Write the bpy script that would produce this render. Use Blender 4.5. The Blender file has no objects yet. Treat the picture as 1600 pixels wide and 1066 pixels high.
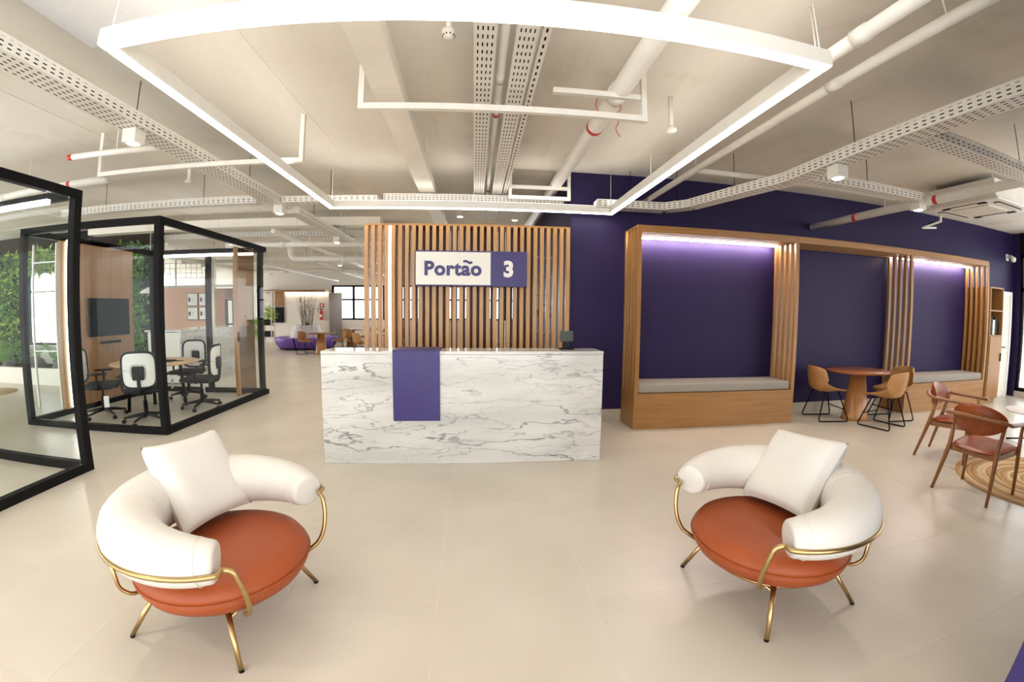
import bpy, bmesh, math, random
from mathutils import Vector, Matrix
random.seed(7)
SC = bpy.context.scene
COL = SC.collection
PI = math.pi
R = math.radians

# ------------------------------------------------------------------ camera
cam_d = bpy.data.cameras.new('camera')
cam = bpy.data.objects.new('camera', cam_d)
COL.objects.link(cam)
SC.camera = cam
cam_d.type = 'PANO'
cam_d.panorama_type = 'FISHEYE_LENS_POLYNOMIAL'
cam_d.sensor_fit = 'HORIZONTAL'
cam_d.sensor_width = 36.0
cam_d.sensor_height = 36.0 * 1066 / 1600
cam_d.fisheye_fov = PI
_h = 18.0
cam_d.fisheye_polynomial_k0 = 0.0
cam_d.fisheye_polynomial_k1 = -1.2308047 / _h
cam_d.fisheye_polynomial_k2 = 0.0
cam_d.fisheye_polynomial_k3 = 0.4160155 / _h ** 3
cam_d.fisheye_polynomial_k4 = -0.2249448 / _h ** 4
cam_d.clip_start = 0.02
cam_d.clip_end = 200
pit, yaw, rol = -0.069907, -0.0884472, -0.00951615
Mr = Matrix(((math.cos(rol), 0, math.sin(rol)), (0, 1, 0), (-math.sin(rol), 0, math.cos(rol))))
Mp = Matrix.Rotation(pit, 3, 'X')
My = Matrix.Rotation(yaw, 3, 'Z')
Mc = Matrix(((1, 0, 0), (0, 0, -1), (0, 1, 0)))
cam.matrix_world = Matrix.Translation((0, 0, 1.5)) @ (My @ Mp @ Mr @ Mc).to_4x4()

# ------------------------------------------------------------------ world, exposure
W = bpy.data.worlds.new('world')
SC.world = W
W.use_nodes = True
W.node_tree.nodes['Background'].inputs[0].default_value = (.955, .97, 1.0, 1)
W.node_tree.nodes['Background'].inputs[1].default_value = 2.3
SC.view_settings.view_transform = 'Standard'
SC.view_settings.look = 'None'
SC.view_settings.gamma = 1.0
SC.view_settings.use_curve_mapping = False
SC.view_settings.exposure = 0.98
SC.cycles.max_bounces = 10
SC.cycles.transparent_max_bounces = 24
SC.cycles.caustics_reflective = False
SC.cycles.caustics_refractive = False

LED = 8.0        # radiance of the suspended light frame
SPOT = 45.0      # watts of one ceiling downlight

# ------------------------------------------------------------------ materials
def mat_new(name):
    m = bpy.data.materials.new(name)
    m.use_nodes = True
    nt = m.node_tree
    b = nt.nodes['Principled BSDF']
    return m, nt, b

def _coord(nt, scale, kind='Object'):
    tc = nt.nodes.new('ShaderNodeTexCoord')
    mp = nt.nodes.new('ShaderNodeMapping')
    mp.inputs['Scale'].default_value = scale
    nt.links.new(tc.outputs[kind], mp.inputs[0])
    return mp.outputs[0]

def _noise(nt, vec, scale, detail=4, rough=.55, dist=0.0):
    n = nt.nodes.new('ShaderNodeTexNoise')
    n.inputs['Scale'].default_value = scale
    n.inputs['Detail'].default_value = detail
    n.inputs['Roughness'].default_value = rough
    n.inputs['Distortion'].default_value = dist
    nt.links.new(vec, n.inputs['Vector'])
    return n.outputs['Fac']

def _ramp(nt, fac, stops):
    r = nt.nodes.new('ShaderNodeValToRGB')
    el = r.color_ramp.elements
    while len(el) < len(stops):
        el.new(0.5)
    for e, (p, c) in zip(el, stops):
        e.position = p
        e.color = (*c, 1)
    nt.links.new(fac, r.inputs[0])
    return r.outputs[0]

def _bump(nt, b, fac, strength, dist=.01):
    bp = nt.nodes.new('ShaderNodeBump')
    bp.inputs['Strength'].default_value = strength
    bp.inputs['Distance'].default_value = dist
    nt.links.new(fac, bp.inputs['Height'])
    nt.links.new(bp.outputs[0], b.inputs['Normal'])

def plain(name, col, rough=.5, metal=0.0, spec=.5, var=.08, scale=18, bump=0.0, bscale=None, coat=0.0):
    m, nt, b = mat_new(name)
    v = _coord(nt, (1, 1, 1))
    f = _noise(nt, v, scale)
    lo = tuple(c * (1 - var) for c in col)
    hi = tuple(min(1, c * (1 + var)) for c in col)
    nt.links.new(_ramp(nt, f, [(.3, lo), (.7, hi)]), b.inputs['Base Color'])
    b.inputs['Roughness'].default_value = rough
    b.inputs['Metallic'].default_value = metal
    b.inputs['Specular IOR Level'].default_value = spec
    b.inputs['Coat Weight'].default_value = coat
    if bump:
        _bump(nt, b, _noise(nt, v, bscale or scale * 8, 3), bump, .004)
    return m

def wood(name, a, bcol, axis, rough=.38, k=1.0):
    m, nt, b = mat_new(name)
    s = [9 * k, 9 * k, 9 * k]
    s[axis] = .55 * k
    v = _coord(nt, tuple(s))
    info = nt.nodes.new('ShaderNodeObjectInfo')
    add = nt.nodes.new('ShaderNodeVectorMath')
    add.operation = 'ADD'
    mul = nt.nodes.new('ShaderNodeMath')
    mul.operation = 'MULTIPLY'
    mul.inputs[1].default_value = 37.0
    nt.links.new(info.outputs['Random'], mul.inputs[0])
    nt.links.new(v, add.inputs[0])
    nt.links.new(mul.outputs[0], add.inputs[1])
    f = _noise(nt, add.outputs[0], 2.2, 6, .6, .6)
    f2 = _noise(nt, add.outputs[0], 9.0, 3, .5)
    mx = nt.nodes.new('ShaderNodeMath')
    mx.operation = 'MULTIPLY_ADD'
    mx.inputs[1].default_value = .3
    nt.links.new(f2, mx.inputs[0])
    nt.links.new(f, mx.inputs[2])
    mid = tuple((x + y) / 2 for x, y in zip(a, bcol))
    nt.links.new(_ramp(nt, mx.outputs[0], [(.42, bcol), (.62, mid), (.85, a)]), b.inputs['Base Color'])
    b.inputs['Roughness'].default_value = rough
    _bump(nt, b, mx.outputs[0], .06, .004)
    return m

def emit(name, col, strength):
    m, nt, b = mat_new(name)
    b.inputs['Base Color'].default_value = (*col, 1)
    b.inputs['Emission Color'].default_value = (*col, 1)
    b.inputs['Emission Strength'].default_value = strength
    return m

def glass(name, tint=(.975, .99, .985), rough=0.0, extra=0.0):
    m = bpy.data.materials.new(name)
    m.use_nodes = True
    nt = m.node_tree
    nt.nodes.clear()
    out = nt.nodes.new('ShaderNodeOutputMaterial')
    mix = nt.nodes.new('ShaderNodeMixShader')
    tr = nt.nodes.new('ShaderNodeBsdfTransparent')
    tr.inputs[0].default_value = (*tint, 1)
    gl = nt.nodes.new('ShaderNodeBsdfGlossy')
    gl.inputs['Roughness'].default_value = rough
    lw = nt.nodes.new('ShaderNodeLayerWeight')
    pw_ = nt.nodes.new('ShaderNodeMath'); pw_.operation = 'POWER'; pw_.inputs[1].default_value = 5.0
    ma = nt.nodes.new('ShaderNodeMath'); ma.operation = 'MULTIPLY_ADD'; ma.inputs[1].default_value = .5; ma.inputs[2].default_value = .006
    nt.links.new(lw.outputs['Facing'], pw_.inputs[0])
    nt.links.new(pw_.outputs[0], ma.inputs[0])
    nt.links.new(ma.outputs[0], mix.inputs[0])
    nt.links.new(tr.outputs[0], mix.inputs[1])
    nt.links.new(gl.outputs[0], mix.inputs[2])
    nt.links.new(mix.outputs[0], out.inputs[0])
    return m

def marble_mat():
    m, nt, b = mat_new('marble')
    v = _coord(nt, (.75, .75, 3.6))
    big = _noise(nt, v, .9, 3, .5, 0)
    base = _ramp(nt, big, [(.35, (.47, .465, .435)), (.6, (.63, .62, .58))])
    def vein(scale, width, dist, off, detail=5):
        ad = nt.nodes.new('ShaderNodeVectorMath'); ad.operation = 'ADD'
        ad.inputs[1].default_value = off
        nt.links.new(v, ad.inputs[0])
        n = _noise(nt, ad.outputs[0], scale, detail, .55, dist)
        s = nt.nodes.new('ShaderNodeMath'); s.operation = 'SUBTRACT'; s.inputs[1].default_value = .5
        nt.links.new(n, s.inputs[0])
        a = nt.nodes.new('ShaderNodeMath'); a.operation = 'ABSOLUTE'
        nt.links.new(s.outputs[0], a.inputs[0])
        mr = nt.nodes.new('ShaderNodeMapRange')
        mr.inputs['From Min'].default_value = 0.0
        mr.inputs['From Max'].default_value = width
        mr.inputs['To Min'].default_value = 1.0
        mr.inputs['To Max'].default_value = 0.0
        nt.links.new(a.outputs[0], mr.inputs['Value'])
        mk = _noise(nt, ad.outputs[0], scale * 1.3, 2)
        mm = nt.nodes.new('ShaderNodeMapRange')
        mm.inputs['From Min'].default_value = .38
        mm.inputs['From Max'].default_value = .56
        nt.links.new(mk, mm.inputs['Value'])
        pr = nt.nodes.new('ShaderNodeMath'); pr.operation = 'MULTIPLY'
        nt.links.new(mr.outputs[0], pr.inputs[0])
        nt.links.new(mm.outputs[0], pr.inputs[1])
        return pr.outputs[0]
    cur = base
    for sc, wd, ds, of, st, c in ((.8, .010, .12, (3.1, 0, 1.7), .95, (.14, .14, .15)), (1.5, .012, .2, (7.7, 0, 9.2), .8, (.2, .2, .2)),
                                  (3.4, .016, .25, (1.2, 0, 4.4), .5, (.33, .32, .31)), (.6, .05, .2, (13.1, 0, 2.2), .22, (.5, .49, .47))):
        f = vein(sc, wd, ds, of)
        mu = nt.nodes.new('ShaderNodeMath'); mu.operation = 'MULTIPLY'; mu.inputs[1].default_value = st
        nt.links.new(f, mu.inputs[0])
        mx = nt.nodes.new('ShaderNodeMix'); mx.data_type = 'RGBA'
        mx.inputs['B'].default_value = (*c, 1)
        nt.links.new(mu.outputs[0], mx.inputs['Factor'])
        nt.links.new(cur, mx.inputs['A'])
        cur = mx.outputs['Result']
    nt.links.new(cur, b.inputs['Base Color'])
    b.inputs['Roughness'].default_value = .1
    return m

def concrete_mat():
    m, nt, b = mat_new('ceiling_concrete')
    v = _coord(nt, (1, 1, 1))
    f = _noise(nt, v, .55, 6, .6, .4)
    v2 = _coord(nt, (1.2, .35, 1))
    g = _noise(nt, v2, 2.2, 5, .65)
    mx = nt.nodes.new('ShaderNodeMath'); mx.operation = 'MULTIPLY_ADD'; mx.inputs[1].default_value = .45
    nt.links.new(g, mx.inputs[0]); nt.links.new(f, mx.inputs[2])
    c = _ramp(nt, mx.outputs[0], [(.40, (.54, .475, .375)), (.64, (.76, .70, .60)), (.95, (.83, .785, .70))])
    nt.links.new(c, b.inputs['Base Color'])
    b.inputs['Roughness'].default_value = .75
    _bump(nt, b, g, .25, .01)
    return m

def floor_mat():
    m, nt, b = mat_new('porcelain_tile')
    v = _coord(nt, (1, 1, 1), 'Generated')
    info = nt.nodes.new('ShaderNodeObjectInfo')
    geo = nt.nodes.new('ShaderNodeNewGeometry')
    n = nt.nodes.new('ShaderNodeTexNoise'); n.inputs['Scale'].default_value = 1.6; n.inputs['Detail'].default_value = 6
    nt.links.new(geo.outputs['Position'], n.inputs['Vector'])
    ad = nt.nodes.new('ShaderNodeMath'); ad.operation = 'MULTIPLY_ADD'; ad.inputs[1].default_value = .12
    nt.links.new(info.outputs['Random'], ad.inputs[0]); nt.links.new(n.outputs['Fac'], ad.inputs[2])
    nt.links.new(_ramp(nt, ad.outputs[0], [(.35, (.53, .475, .39)), (.8, (.60, .545, .46))]), b.inputs['Base Color'])
    b.inputs['Roughness'].default_value = .3
    b.inputs['Specular IOR Level'].default_value = .45
    return m

M = {}
M['tile'] = floor_mat()
M['grout'] = plain('grout', (.66, .60, .51), .6)
M['concrete'] = concrete_mat()
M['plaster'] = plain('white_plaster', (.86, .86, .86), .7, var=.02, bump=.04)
M['cream'] = plain('cream_paint', (.80, .76, .68), .65, var=.03)
M['purple'] = plain('purple_paint', (.0175, .0098, .054), .55, spec=.25, var=.06, scale=3)
M['purple_panel'] = plain('purple_lacquer', (.040, .028, .140), .4, spec=.4, var=.03, scale=3)
M['skirting'] = plain('skirting_tile', (.50, .44, .35), .4)
M['marble'] = marble_mat()
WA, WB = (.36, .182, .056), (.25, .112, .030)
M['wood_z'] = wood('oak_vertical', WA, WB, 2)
M['wood_screen'] = wood('oak_lit_batten', (.50, .275, .11), (.37, .185, .066), 2)  # same oak lightened: brighter light on the screen is put into its colour
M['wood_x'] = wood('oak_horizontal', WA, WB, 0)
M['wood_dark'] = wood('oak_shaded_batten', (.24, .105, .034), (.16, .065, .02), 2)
M['walnut'] = wood('walnut', (.30, .125, .036), (.20, .072, .02), 0, .35, 2)
M['table_wood'] = wood('table_wood', (.50, .23, .075), (.36, .15, .045), 2, .3, 2)
M['table_top'] = wood('table_top_wood', (.36, .13, .05), (.24, .08, .03), 0, .25, 2)
M['pale_wood'] = wood('pale_table_wood', (.72, .50, .29), (.60, .39, .21), 0, .4, 1.5)
M['pink_wood'] = wood('pinkish_panel_wood', (.68, .42, .29), (.60, .35, .23), 2, .5)
M['white_metal'] = plain('white_painted_metal', (.80, .77, .70), .42, var=.03, scale=6)
M['white_pipe'] = plain('white_pipe_paint', (.84, .81, .74), .35, var=.04, scale=6)
M['duct'] = plain('cream_duct_metal', (.86, .82, .72), .4, var=.04, scale=4)
M['red'] = plain('red_band', (.55, .02, .015), .45)
M['black'] = plain('black_metal', (.0055, .005, .005), .65, spec=.12)
M['black_plastic'] = plain('black_plastic', (.014, .014, .015), .55, spec=.25, bump=.1)
M['black_fabric'] = plain('black_fabric', (.02, .02, .022), .9, bump=.3)
M['screen'] = plain('dark_screen', (.006, .0065, .008), .3, spec=.12)
M['brass'] = plain('brushed_brass', (.50, .345, .155), .3, metal=1.0, var=.06, scale=40)
M['orange'] = plain('orange_leather', (.32, .068, .018), .45, spec=.32, var=.05, scale=5, bump=.08, bscale=260)
M['white_leather'] = plain('white_leather', (.66, .625, .57), .5, var=.02, scale=5, bump=.08, bscale=260)
M['white_cloth'] = plain('white_cloth', (.69, .66, .61), .8, var=.02, scale=5, bump=.12, bscale=300)
M['tan'] = plain('tan_leather', (.42, .205, .065), .5, var=.12, scale=7, bump=.06, bscale=200)
M['cognac'] = plain('cognac_leather', (.265, .060, .013), .36, spec=.35, var=.2, scale=9, bump=.06, bscale=200)
M['grey_fabric'] = plain('grey_fabric', (.30, .275, .24), .95, var=.14, scale=90, bump=.4, bscale=300)
M['office_white'] = plain('white_mesh_back', (.78, .77, .74), .6, var=.03)
M['sofa_purple'] = plain('purple_vinyl', (.16, .075, .42), .35, var=.05)
M['sofa_grey'] = plain('light_grey_vinyl', (.58, .55, .54), .45, var=.04)
M['branch'] = plain('dry_branch', (.13, .09, .065), .9)
M['leaf_a'] = plain('leaf_green', (.20, .38, .06), .5, var=.35, scale=3)
M['leaf_b'] = plain('leaf_dark_green', (.08, .20, .04), .55, var=.35, scale=3)
M['leaf_c'] = plain('leaf_yellow_green', (.42, .55, .10), .5, var=.25, scale=3)
M['soil'] = plain('soil', (.035, .026, .02), .95, bump=.5)
M['stone'] = plain('grey_stone', (.14, .13, .12), .85, var=.3, scale=6, bump=.4, bscale=20)
M['led'] = emit('led_diffuser', (1.0, .95, .87), LED)
M['led_up'] = emit('led_upper_diffuser', (1.0, .97, .92), LED * .5)
M['led_warm'] = emit('led_strip_warm', (1.0, .86, .66), 9.0)
M['led_alcove'] = emit('led_strip_alcove', (1.0, .88, .84), 120.0)
M['led_white'] = emit('led_strip_white', (.95, .97, 1.0), 7.0)
M['lamp'] = emit('downlight_lens', (1.0, .94, .84), 16.0)
M['glass'] = glass('clear_glass')
M['glass_tint'] = glass('bronze_tinted_glass', (.58, .47, .38))
M['sign_white'] = plain('sign_white', (.80, .77, .69), .4, var=.01)
M['paper'] = plain('white_paper', (.85, .85, .84), .7, var=.02)
M['ink'] = plain('print_ink', (.16, .10, .09), .7, var=.1)
M['print_grey'] = plain('print_grey', (.45, .46, .50), .7)
M['jute_a'] = plain('jute_tan', (.44, .25, .10), .95, var=.2, scale=60, bump=.5, bscale=160)
M['jute_b'] = plain('jute_cream', (.60, .44, .25), .95, var=.15, scale=60, bump=.5, bscale=160)
M['curtain'] = plain('grey_curtain', (.50, .46, .45), .85, var=.06)
M['building'] = plain('pale_facade', (.62, .62, .60), .8)

# ------------------------------------------------------------------ mesh helpers
class MB:
    def __init__(s):
        s.v, s.f, s.mi, s.sm, s.mats = [], [], [], [], []
    def _mi(s, m):
        if m not in s.mats:
            s.mats.append(m)
        return s.mats.index(m)
    def raw(s, vs, fs, m=None, smooth=False):
        o = len(s.v)
        s.v += [tuple(x) for x in vs]
        i = s._mi(m)
        for f in fs:
            s.f.append(tuple(o + k for k in f)); s.mi.append(i); s.sm.append(smooth)
        return s
    def bm(s, bm, m=None, smooth=False):
        bm.verts.index_update()
        return s.raw([v.co[:] for v in bm.verts], [[v.index for v in f.verts] for f in bm.faces], m, smooth)
    def box(s, x0, x1, y0, y1, z0, z1, m=None, bev=0.0, seg=2):
        if bev <= 0:
            vs = [(x, y, z) for x in (x0, x1) for y in (y0, y1) for z in (z0, z1)]
            return s.raw(vs, [(0, 1, 3, 2), (4, 6, 7, 5), (0, 4, 5, 1), (2, 3, 7, 6), (0, 2, 6, 4), (1, 5, 7, 3)], m)
        b = bmesh.new()
        bmesh.ops.create_cube(b, size=1)
        for v in b.verts:
            v.co = ((x0 + x1) / 2 + v.co.x * (x1 - x0), (y0 + y1) / 2 + v.co.y * (y1 - y0), (z0 + z1) / 2 + v.co.z * (z1 - z0))
        bmesh.ops.bevel(b, geom=b.edges[:], offset=bev, segments=seg, affect='EDGES', profile=.5)
        s.bm(b, m, seg > 2)
        b.free()
        return s
    def obox(s, p, q, w, h, m=None, up=(0, 0, 1)):
        """a bar of section w x h from p to q"""
        p, q = Vector(p), Vector(q)
        d = (q - p).normalized()
        u = Vector(up)
        side = d.cross(u)
        if side.length < 1e-4:
            side = d.cross(Vector((1, 0, 0)))
        side.normalize()
        u = side.cross(d).normalized()
        vs = []
        for e in (p, q):
            for a, b in ((-1, -1), (1, -1), (1, 1), (-1, 1)):
                vs.append(e + side * (a * w / 2) + u * (b * h / 2))
        return s.raw(vs, [(3, 2, 1, 0), (4, 5, 6, 7), (0, 1, 5, 4), (1, 2, 6, 5), (2, 3, 7, 6), (3, 0, 4, 7)], m)
    def tube(s, pts, r, n=10, m=None, closed=False, caps=True, squash=None):
        P = [Vector(p) for p in pts]
        k = len(P)
        rr = r if isinstance(r, (list, tuple)) else [r] * k
        T = []
        for i in range(k):
            a = P[(i - 1) % k] if (closed or i > 0) else P[i]
            b = P[(i + 1) % k] if (closed or i < k - 1) else P[i]
            T.append((b - a).normalized())
        nrm = T[0].orthogonal().normalized()
        if abs(T[0].z) < .9:
            nrm = (Vector((0, 0, 1)) - T[0] * T[0].z).normalized()
        vs, fs = [], []
        for i in range(k):
            if i:
                nrm = nrm - T[i] * nrm.dot(T[i])
                nrm.normalize()
            bn = T[i].cross(nrm)
            for j in range(n):
                a = 2 * PI * j / n
                vs.append(P[i] + (nrm * math.cos(a) + bn * math.sin(a)) * rr[i])
        rng = k if closed else k - 1
        for i in range(rng):
            for j in range(n):
                a, b = i * n + j, i * n + (j + 1) % n
                c, d = ((i + 1) % k) * n + (j + 1) % n, ((i + 1) % k) * n + j
                fs.append((a, b, c, d))
        if caps and not closed:
            fs.append(tuple(range(n - 1, -1, -1)))
            fs.append(tuple((k - 1) * n + j for j in range(n)))
        return s.raw(vs, fs, m, True)
    def lathe(s, prof, n=32, c=(0, 0, 0), m=None, sx=1.0, sy=1.0, smooth=True):
        vs, fs = [], []
        for (r, z) in prof:
            for j in range(n):
                a = 2 * PI * j / n
                vs.append((c[0] + r * sx * math.cos(a), c[1] + r * sy * math.sin(a), c[2] + z))
        for i in range(len(prof) - 1):
            for j in range(n):
                a, b = i * n + j, i * n + (j + 1) % n
                fs.append((a, b, b + n, a + n))
        if prof[0][0] > 1e-4:
            fs.append(tuple(range(n - 1, -1, -1)))
        if prof[-1][0] > 1e-4:
            fs.append(tuple((len(prof) - 1) * n + j for j in range(n)))
        return s.raw(vs, fs, m, smooth)
    def grid(s, fn, nu, nv, m=None, smooth=True, flip=False):
        vs = [fn(i / nu, j / nv) for i in range(nu + 1) for j in range(nv + 1)]
        fs = []
        for i in range(nu):
            for j in range(nv):
                a = i * (nv + 1) + j
                q = (a, a + nv + 1, a + nv + 2, a + 1)
                fs.append(q[::-1] if flip else q)
        return s.raw(vs, fs, m, smooth)
    def perf(s, O, U, V, L, Wd, pitch, rows, su=.48, sv=.31, m=None):
        """a sheet with rows of real slots: L along U, Wd along V"""
        O, U, V = Vector(O), Vector(U).normalized(), Vector(V).normalized()
        n = max(1, int(round(L / pitch)))
        pu = L / n
        mar = Wd * .08
        pv = (Wd - 2 * mar) / rows
        def P(a, b):
            return O + U * a + V * b
        s.raw([P(0, 0), P(L, 0), P(L, mar), P(0, mar)], [(0, 1, 2, 3)], m)
        s.raw([P(0, Wd - mar), P(L, Wd - mar), P(L, Wd), P(0, Wd)], [(0, 1, 2, 3)], m)
        vs, fs = [], []
        for i in range(n):
            for j in range(rows):
                a0, a1 = i * pu, (i + 1) * pu
                b0, b1 = mar + j * pv, mar + (j + 1) * pv
                ha, hb = pu * su / 2, pv * sv / 2
                ca, cb = (a0 + a1) / 2, (b0 + b1) / 2
                o = len(vs)
                vs += [P(a0, b0), P(a1, b0), P(a1, b1), P(a0, b1), P(ca - ha, cb - hb), P(ca + ha, cb - hb), P(ca + ha, cb + hb), P(ca - ha, cb + hb)]
                fs += [(o, o + 1, o + 5, o + 4), (o + 1, o + 2, o + 6, o + 5), (o + 2, o + 3, o + 7, o + 6), (o + 3, o, o + 4, o + 7)]
        s.raw(vs, fs, m)
        return s
    def build(s, name, mat=None, parent=None, world=False, base=True):
        me = bpy.data.meshes.new(name)
        off = Vector((0, 0, 0))
        if parent is None and base:
            xs, ys, zs = zip(*s.v)
            off = Vector(((min(xs) + max(xs)) / 2, (min(ys) + max(ys)) / 2, min(zs)))
        elif parent is not None and world:
            p = parent
            while p is not None:
                off += p.location
                p = p.parent
        me.from_pydata([(x - off.x, y - off.y, z - off.z) for x, y, z in s.v], [], s.f)
        for m in s.mats:
            me.materials.append(M[m] if isinstance(m, str) else m)
        me.polygons.foreach_set('material_index', s.mi)
        me.polygons.foreach_set('use_smooth', s.sm)
        me.update()
        o = bpy.data.objects.new(name, me)
        COL.objects.link(o)
        if parent is None:
            o.location = off if base else (0, 0, 0)
        else:
            o.parent = parent
        return o

def tag(o, label=None, cat=None, group=None, kind=None):
    if label: o['label'] = label
    if cat: o['category'] = cat
    if group: o['group'] = group
    if kind: o['kind'] = kind
    return o

def thing(name, label, cat, loc=(0, 0, 0), rz=0.0, group=None):
    o = bpy.data.objects.new(name, None)
    o.empty_display_size = .1
    COL.objects.link(o)
    o.location = loc
    o.rotation_euler = (0, 0, rz)
    return tag(o, label, cat, group)

def struct(o, label=None):
    return tag(o, label, kind='structure')

def copy_tree(o, parent=None):
    c = o.copy()
    COL.objects.link(c)
    c.parent = parent
    for ch in list(o.children):
        copy_tree(ch, c)
    return c

def clone(o, label, loc, rz=0.0, group=None):
    c = copy_tree(o)
    c.location = loc
    c.rotation_euler = (0, 0, rz)
    return tag(c, label, group=group)

def arc(c, r, a0, a1, n, axis='z'):
    out = []
    for i in range(n + 1):
        a = a0 + (a1 - a0) * i / n
        if axis == 'z': out.append((c[0] + r * math.cos(a), c[1] + r * math.sin(a), c[2]))
        elif axis == 'y': out.append((c[0] + r * math.cos(a), c[1], c[2] + r * math.sin(a)))
        else: out.append((c[0], c[1] + r * math.cos(a), c[2] + r * math.sin(a)))
    return out

def smooth_path(pts, rad, n=5):
    """round the corners of a polyline"""
    P = [Vector(p) for p in pts]
    out = [P[0]]
    for i in range(1, len(P) - 1):
        a, b, c = P[i - 1], P[i], P[i + 1]
        d1, d2 = (a - b), (c - b)
        r = min(rad, d1.length * .45, d2.length * .45)
        p, q = b + d1.normalized() * r, b + d2.normalized() * r
        for k in range(n + 1):
            t = k / n
            out.append(p * (1 - t) ** 2 + b * 2 * t * (1 - t) + q * t ** 2)
    out.append(P[-1])
    return out

# ================================================================== SETTING
CEIL = 3.40
WY = 5.52          # purple wall plane
# floor: slab of grout with a tile for each field
TS = 0.81
TX0 = 0.608 - TS * 14
TY0 = 0.30 - TS * 5
fl = struct(MB().box(-15.5, 13.0, -4.0, 24.0, -.12, -.0008, 'grout').build('floor'), 'beige porcelain tiled floor')
cells = []
for i in range(36):
    for j in range(34):
        x, y = TX0 - TS * 4 + i * TS, TY0 + j * TS
        if x < -15.5 or x + TS > 13 or y + TS > 24 or y < -4: continue
        cx, cy = x + TS / 2, y + TS / 2
        d = math.hypot(cx, cy)
        ang = math.degrees(math.atan2(cx, max(cy, .01)))
        vis = cy > .3 and abs(ang - 5) < 68
        cells.append((0 if vis else 1, d, x, y))
cells.sort()
tm = None
rest = MB()
for k, (nv, d, x, y) in enumerate(cells):
    if k < 296 and nv == 0:
        if tm is None:
            t = MB().box(0.0015, TS - .0015, .0015, TS - .0015, -.02, 0, 'tile')
            o = t.build('floor_tile', None, fl, base=False)
            tm = o
        else:
            o = tm.copy(); COL.objects.link(o)
        o.parent = fl
        o.location = (x - fl.location.x, y - fl.location.y, -fl.location.z)
    else:
        rest.box(x + .0015, x + TS - .0015, y + .0015, y + TS - .0015, -.02, 0, 'tile')
tag(rest.build('floor_tiles', None, fl, world=True), kind='stuff')

# ceiling slab with formwork panels (each board field a shallow step)
ce = struct(MB().box(-15.5, 13, -4, 24, CEIL + .012, CEIL + .3, 'concrete').build('ceiling'), 'painted concrete ceiling')
pw, pl = 1.22, 2.44
xs = [-2.85 + pw * k for k in range(-10, 13)]
for i, x in enumerate(xs):
    for j in range(-2, 10):
        y = j * pl + (.6 if i % 2 else 0)
        if x + pw > 13 or x < -15.5 or y + pl > 24 or y < -4: continue
        dz = random.uniform(0, .008)
        MB().box(x + .0006, x + pw - .0006, y + .0006, y + pl - .0006, CEIL + dz * .5 - .004, CEIL + .013, 'concrete').build('formwork_panel', None, ce, world=True)
# smooth white plastered field at the near left
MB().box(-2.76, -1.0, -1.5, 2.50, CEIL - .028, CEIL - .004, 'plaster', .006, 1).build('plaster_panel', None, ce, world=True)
for y in (9.4, 13.6, 17.8):
    struct(MB().box(-15, 12.9, y, y + .32, CEIL - .10, CEIL + .012, 'concrete').build('trim_%d' % (int(y) // 4 - 1)), 'concrete downstand beam')

# purple wall and its return
wb = MB()
wb.box(1.27, 11.2, WY, WY + .18, 0, CEIL + .02, 'purple')
wb = struct(wb.build('wall_back'), 'deep purple painted wall')
x = 1.27
k = 0
while x < 11.0:
    x2 = min(x + TS, 11.0)
    if not (2.0 < x and x2 < 4.3) and not (6.9 < x and x2 < 9.0):
        MB().box(x + .001, x2 - .001, WY - .012, WY + .001, .0, .165, 'skirting', .002, 1).build('skirting_tile', None, wb, world=True)
    x = x2
struct(MB().box(1.27, 1.43, WY + .18, 9.0, 0, CEIL + .02, 'purple').build('wall_passage'), 'purple return wall behind the slat screen')

# right wall with window
wr = MB()
XR = 11.02
wr.box(XR, XR + .2, 5.35, WY, 0, CEIL, 'purple')
wr.box(XR, XR + .2, -4, 5.35, 0, .12, 'skirting')
wr.box(XR, XR + .2, -4, 5.35, 2.95, CEIL, 'black')
struct(wr.build('wall_right'), 'right wall with tall windows')
wn = MB()
for y in (5.29, 3.9, 2.5, 1.1, -.3, -1.7, -3.1):
    wn.box(XR + .02, XR + .1, y, y + .07, .12, 2.95, 'black')
for z in (.12, 2.18, 2.88):
    wn.box(XR + .02, XR + .1, -3.1, 5.36, z, z + .075, 'black')
wn = struct(wn.build('window_1'), 'tall black framed window')
for y in (3.97, 2.57, 1.17, -.23, -1.63, -3.03):
    MB().box(XR + .05, XR + .06, y, y + 1.32, .2, 2.18, 'glass').build('window_pane', None, wn, world=True)
    MB().box(XR + .05, XR + .06, y, y + 1.32, 2.26, 2.88, 'glass').build('window_pane', None, wn, world=True)
# white door at the end of the purple wall
dr = MB()
dr.box(10.40, 10.47, WY - .05, WY, 0, 2.16, 'plaster'); dr.box(10.83, 10.9, WY - .05, WY, 0, 2.16, 'plaster'); dr.box(10.47, 10.83, WY - .05, WY, 2.09, 2.16, 'plaster')
dr = struct(dr.build('door_1'), 'white door frame at the end of the purple wall')
MB().box(10.47, 10.83, WY - .03, WY, 0, 2.09, 'cream').build('door_leaf', None, dr, world=True)
MB().tube([(10.52, WY - .03, 1.02), (10.52, WY - .08, 1.02), (10.62, WY - .08, 1.02)], .01, 8, 'black').build('door_handle', None, dr, world=True)

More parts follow.
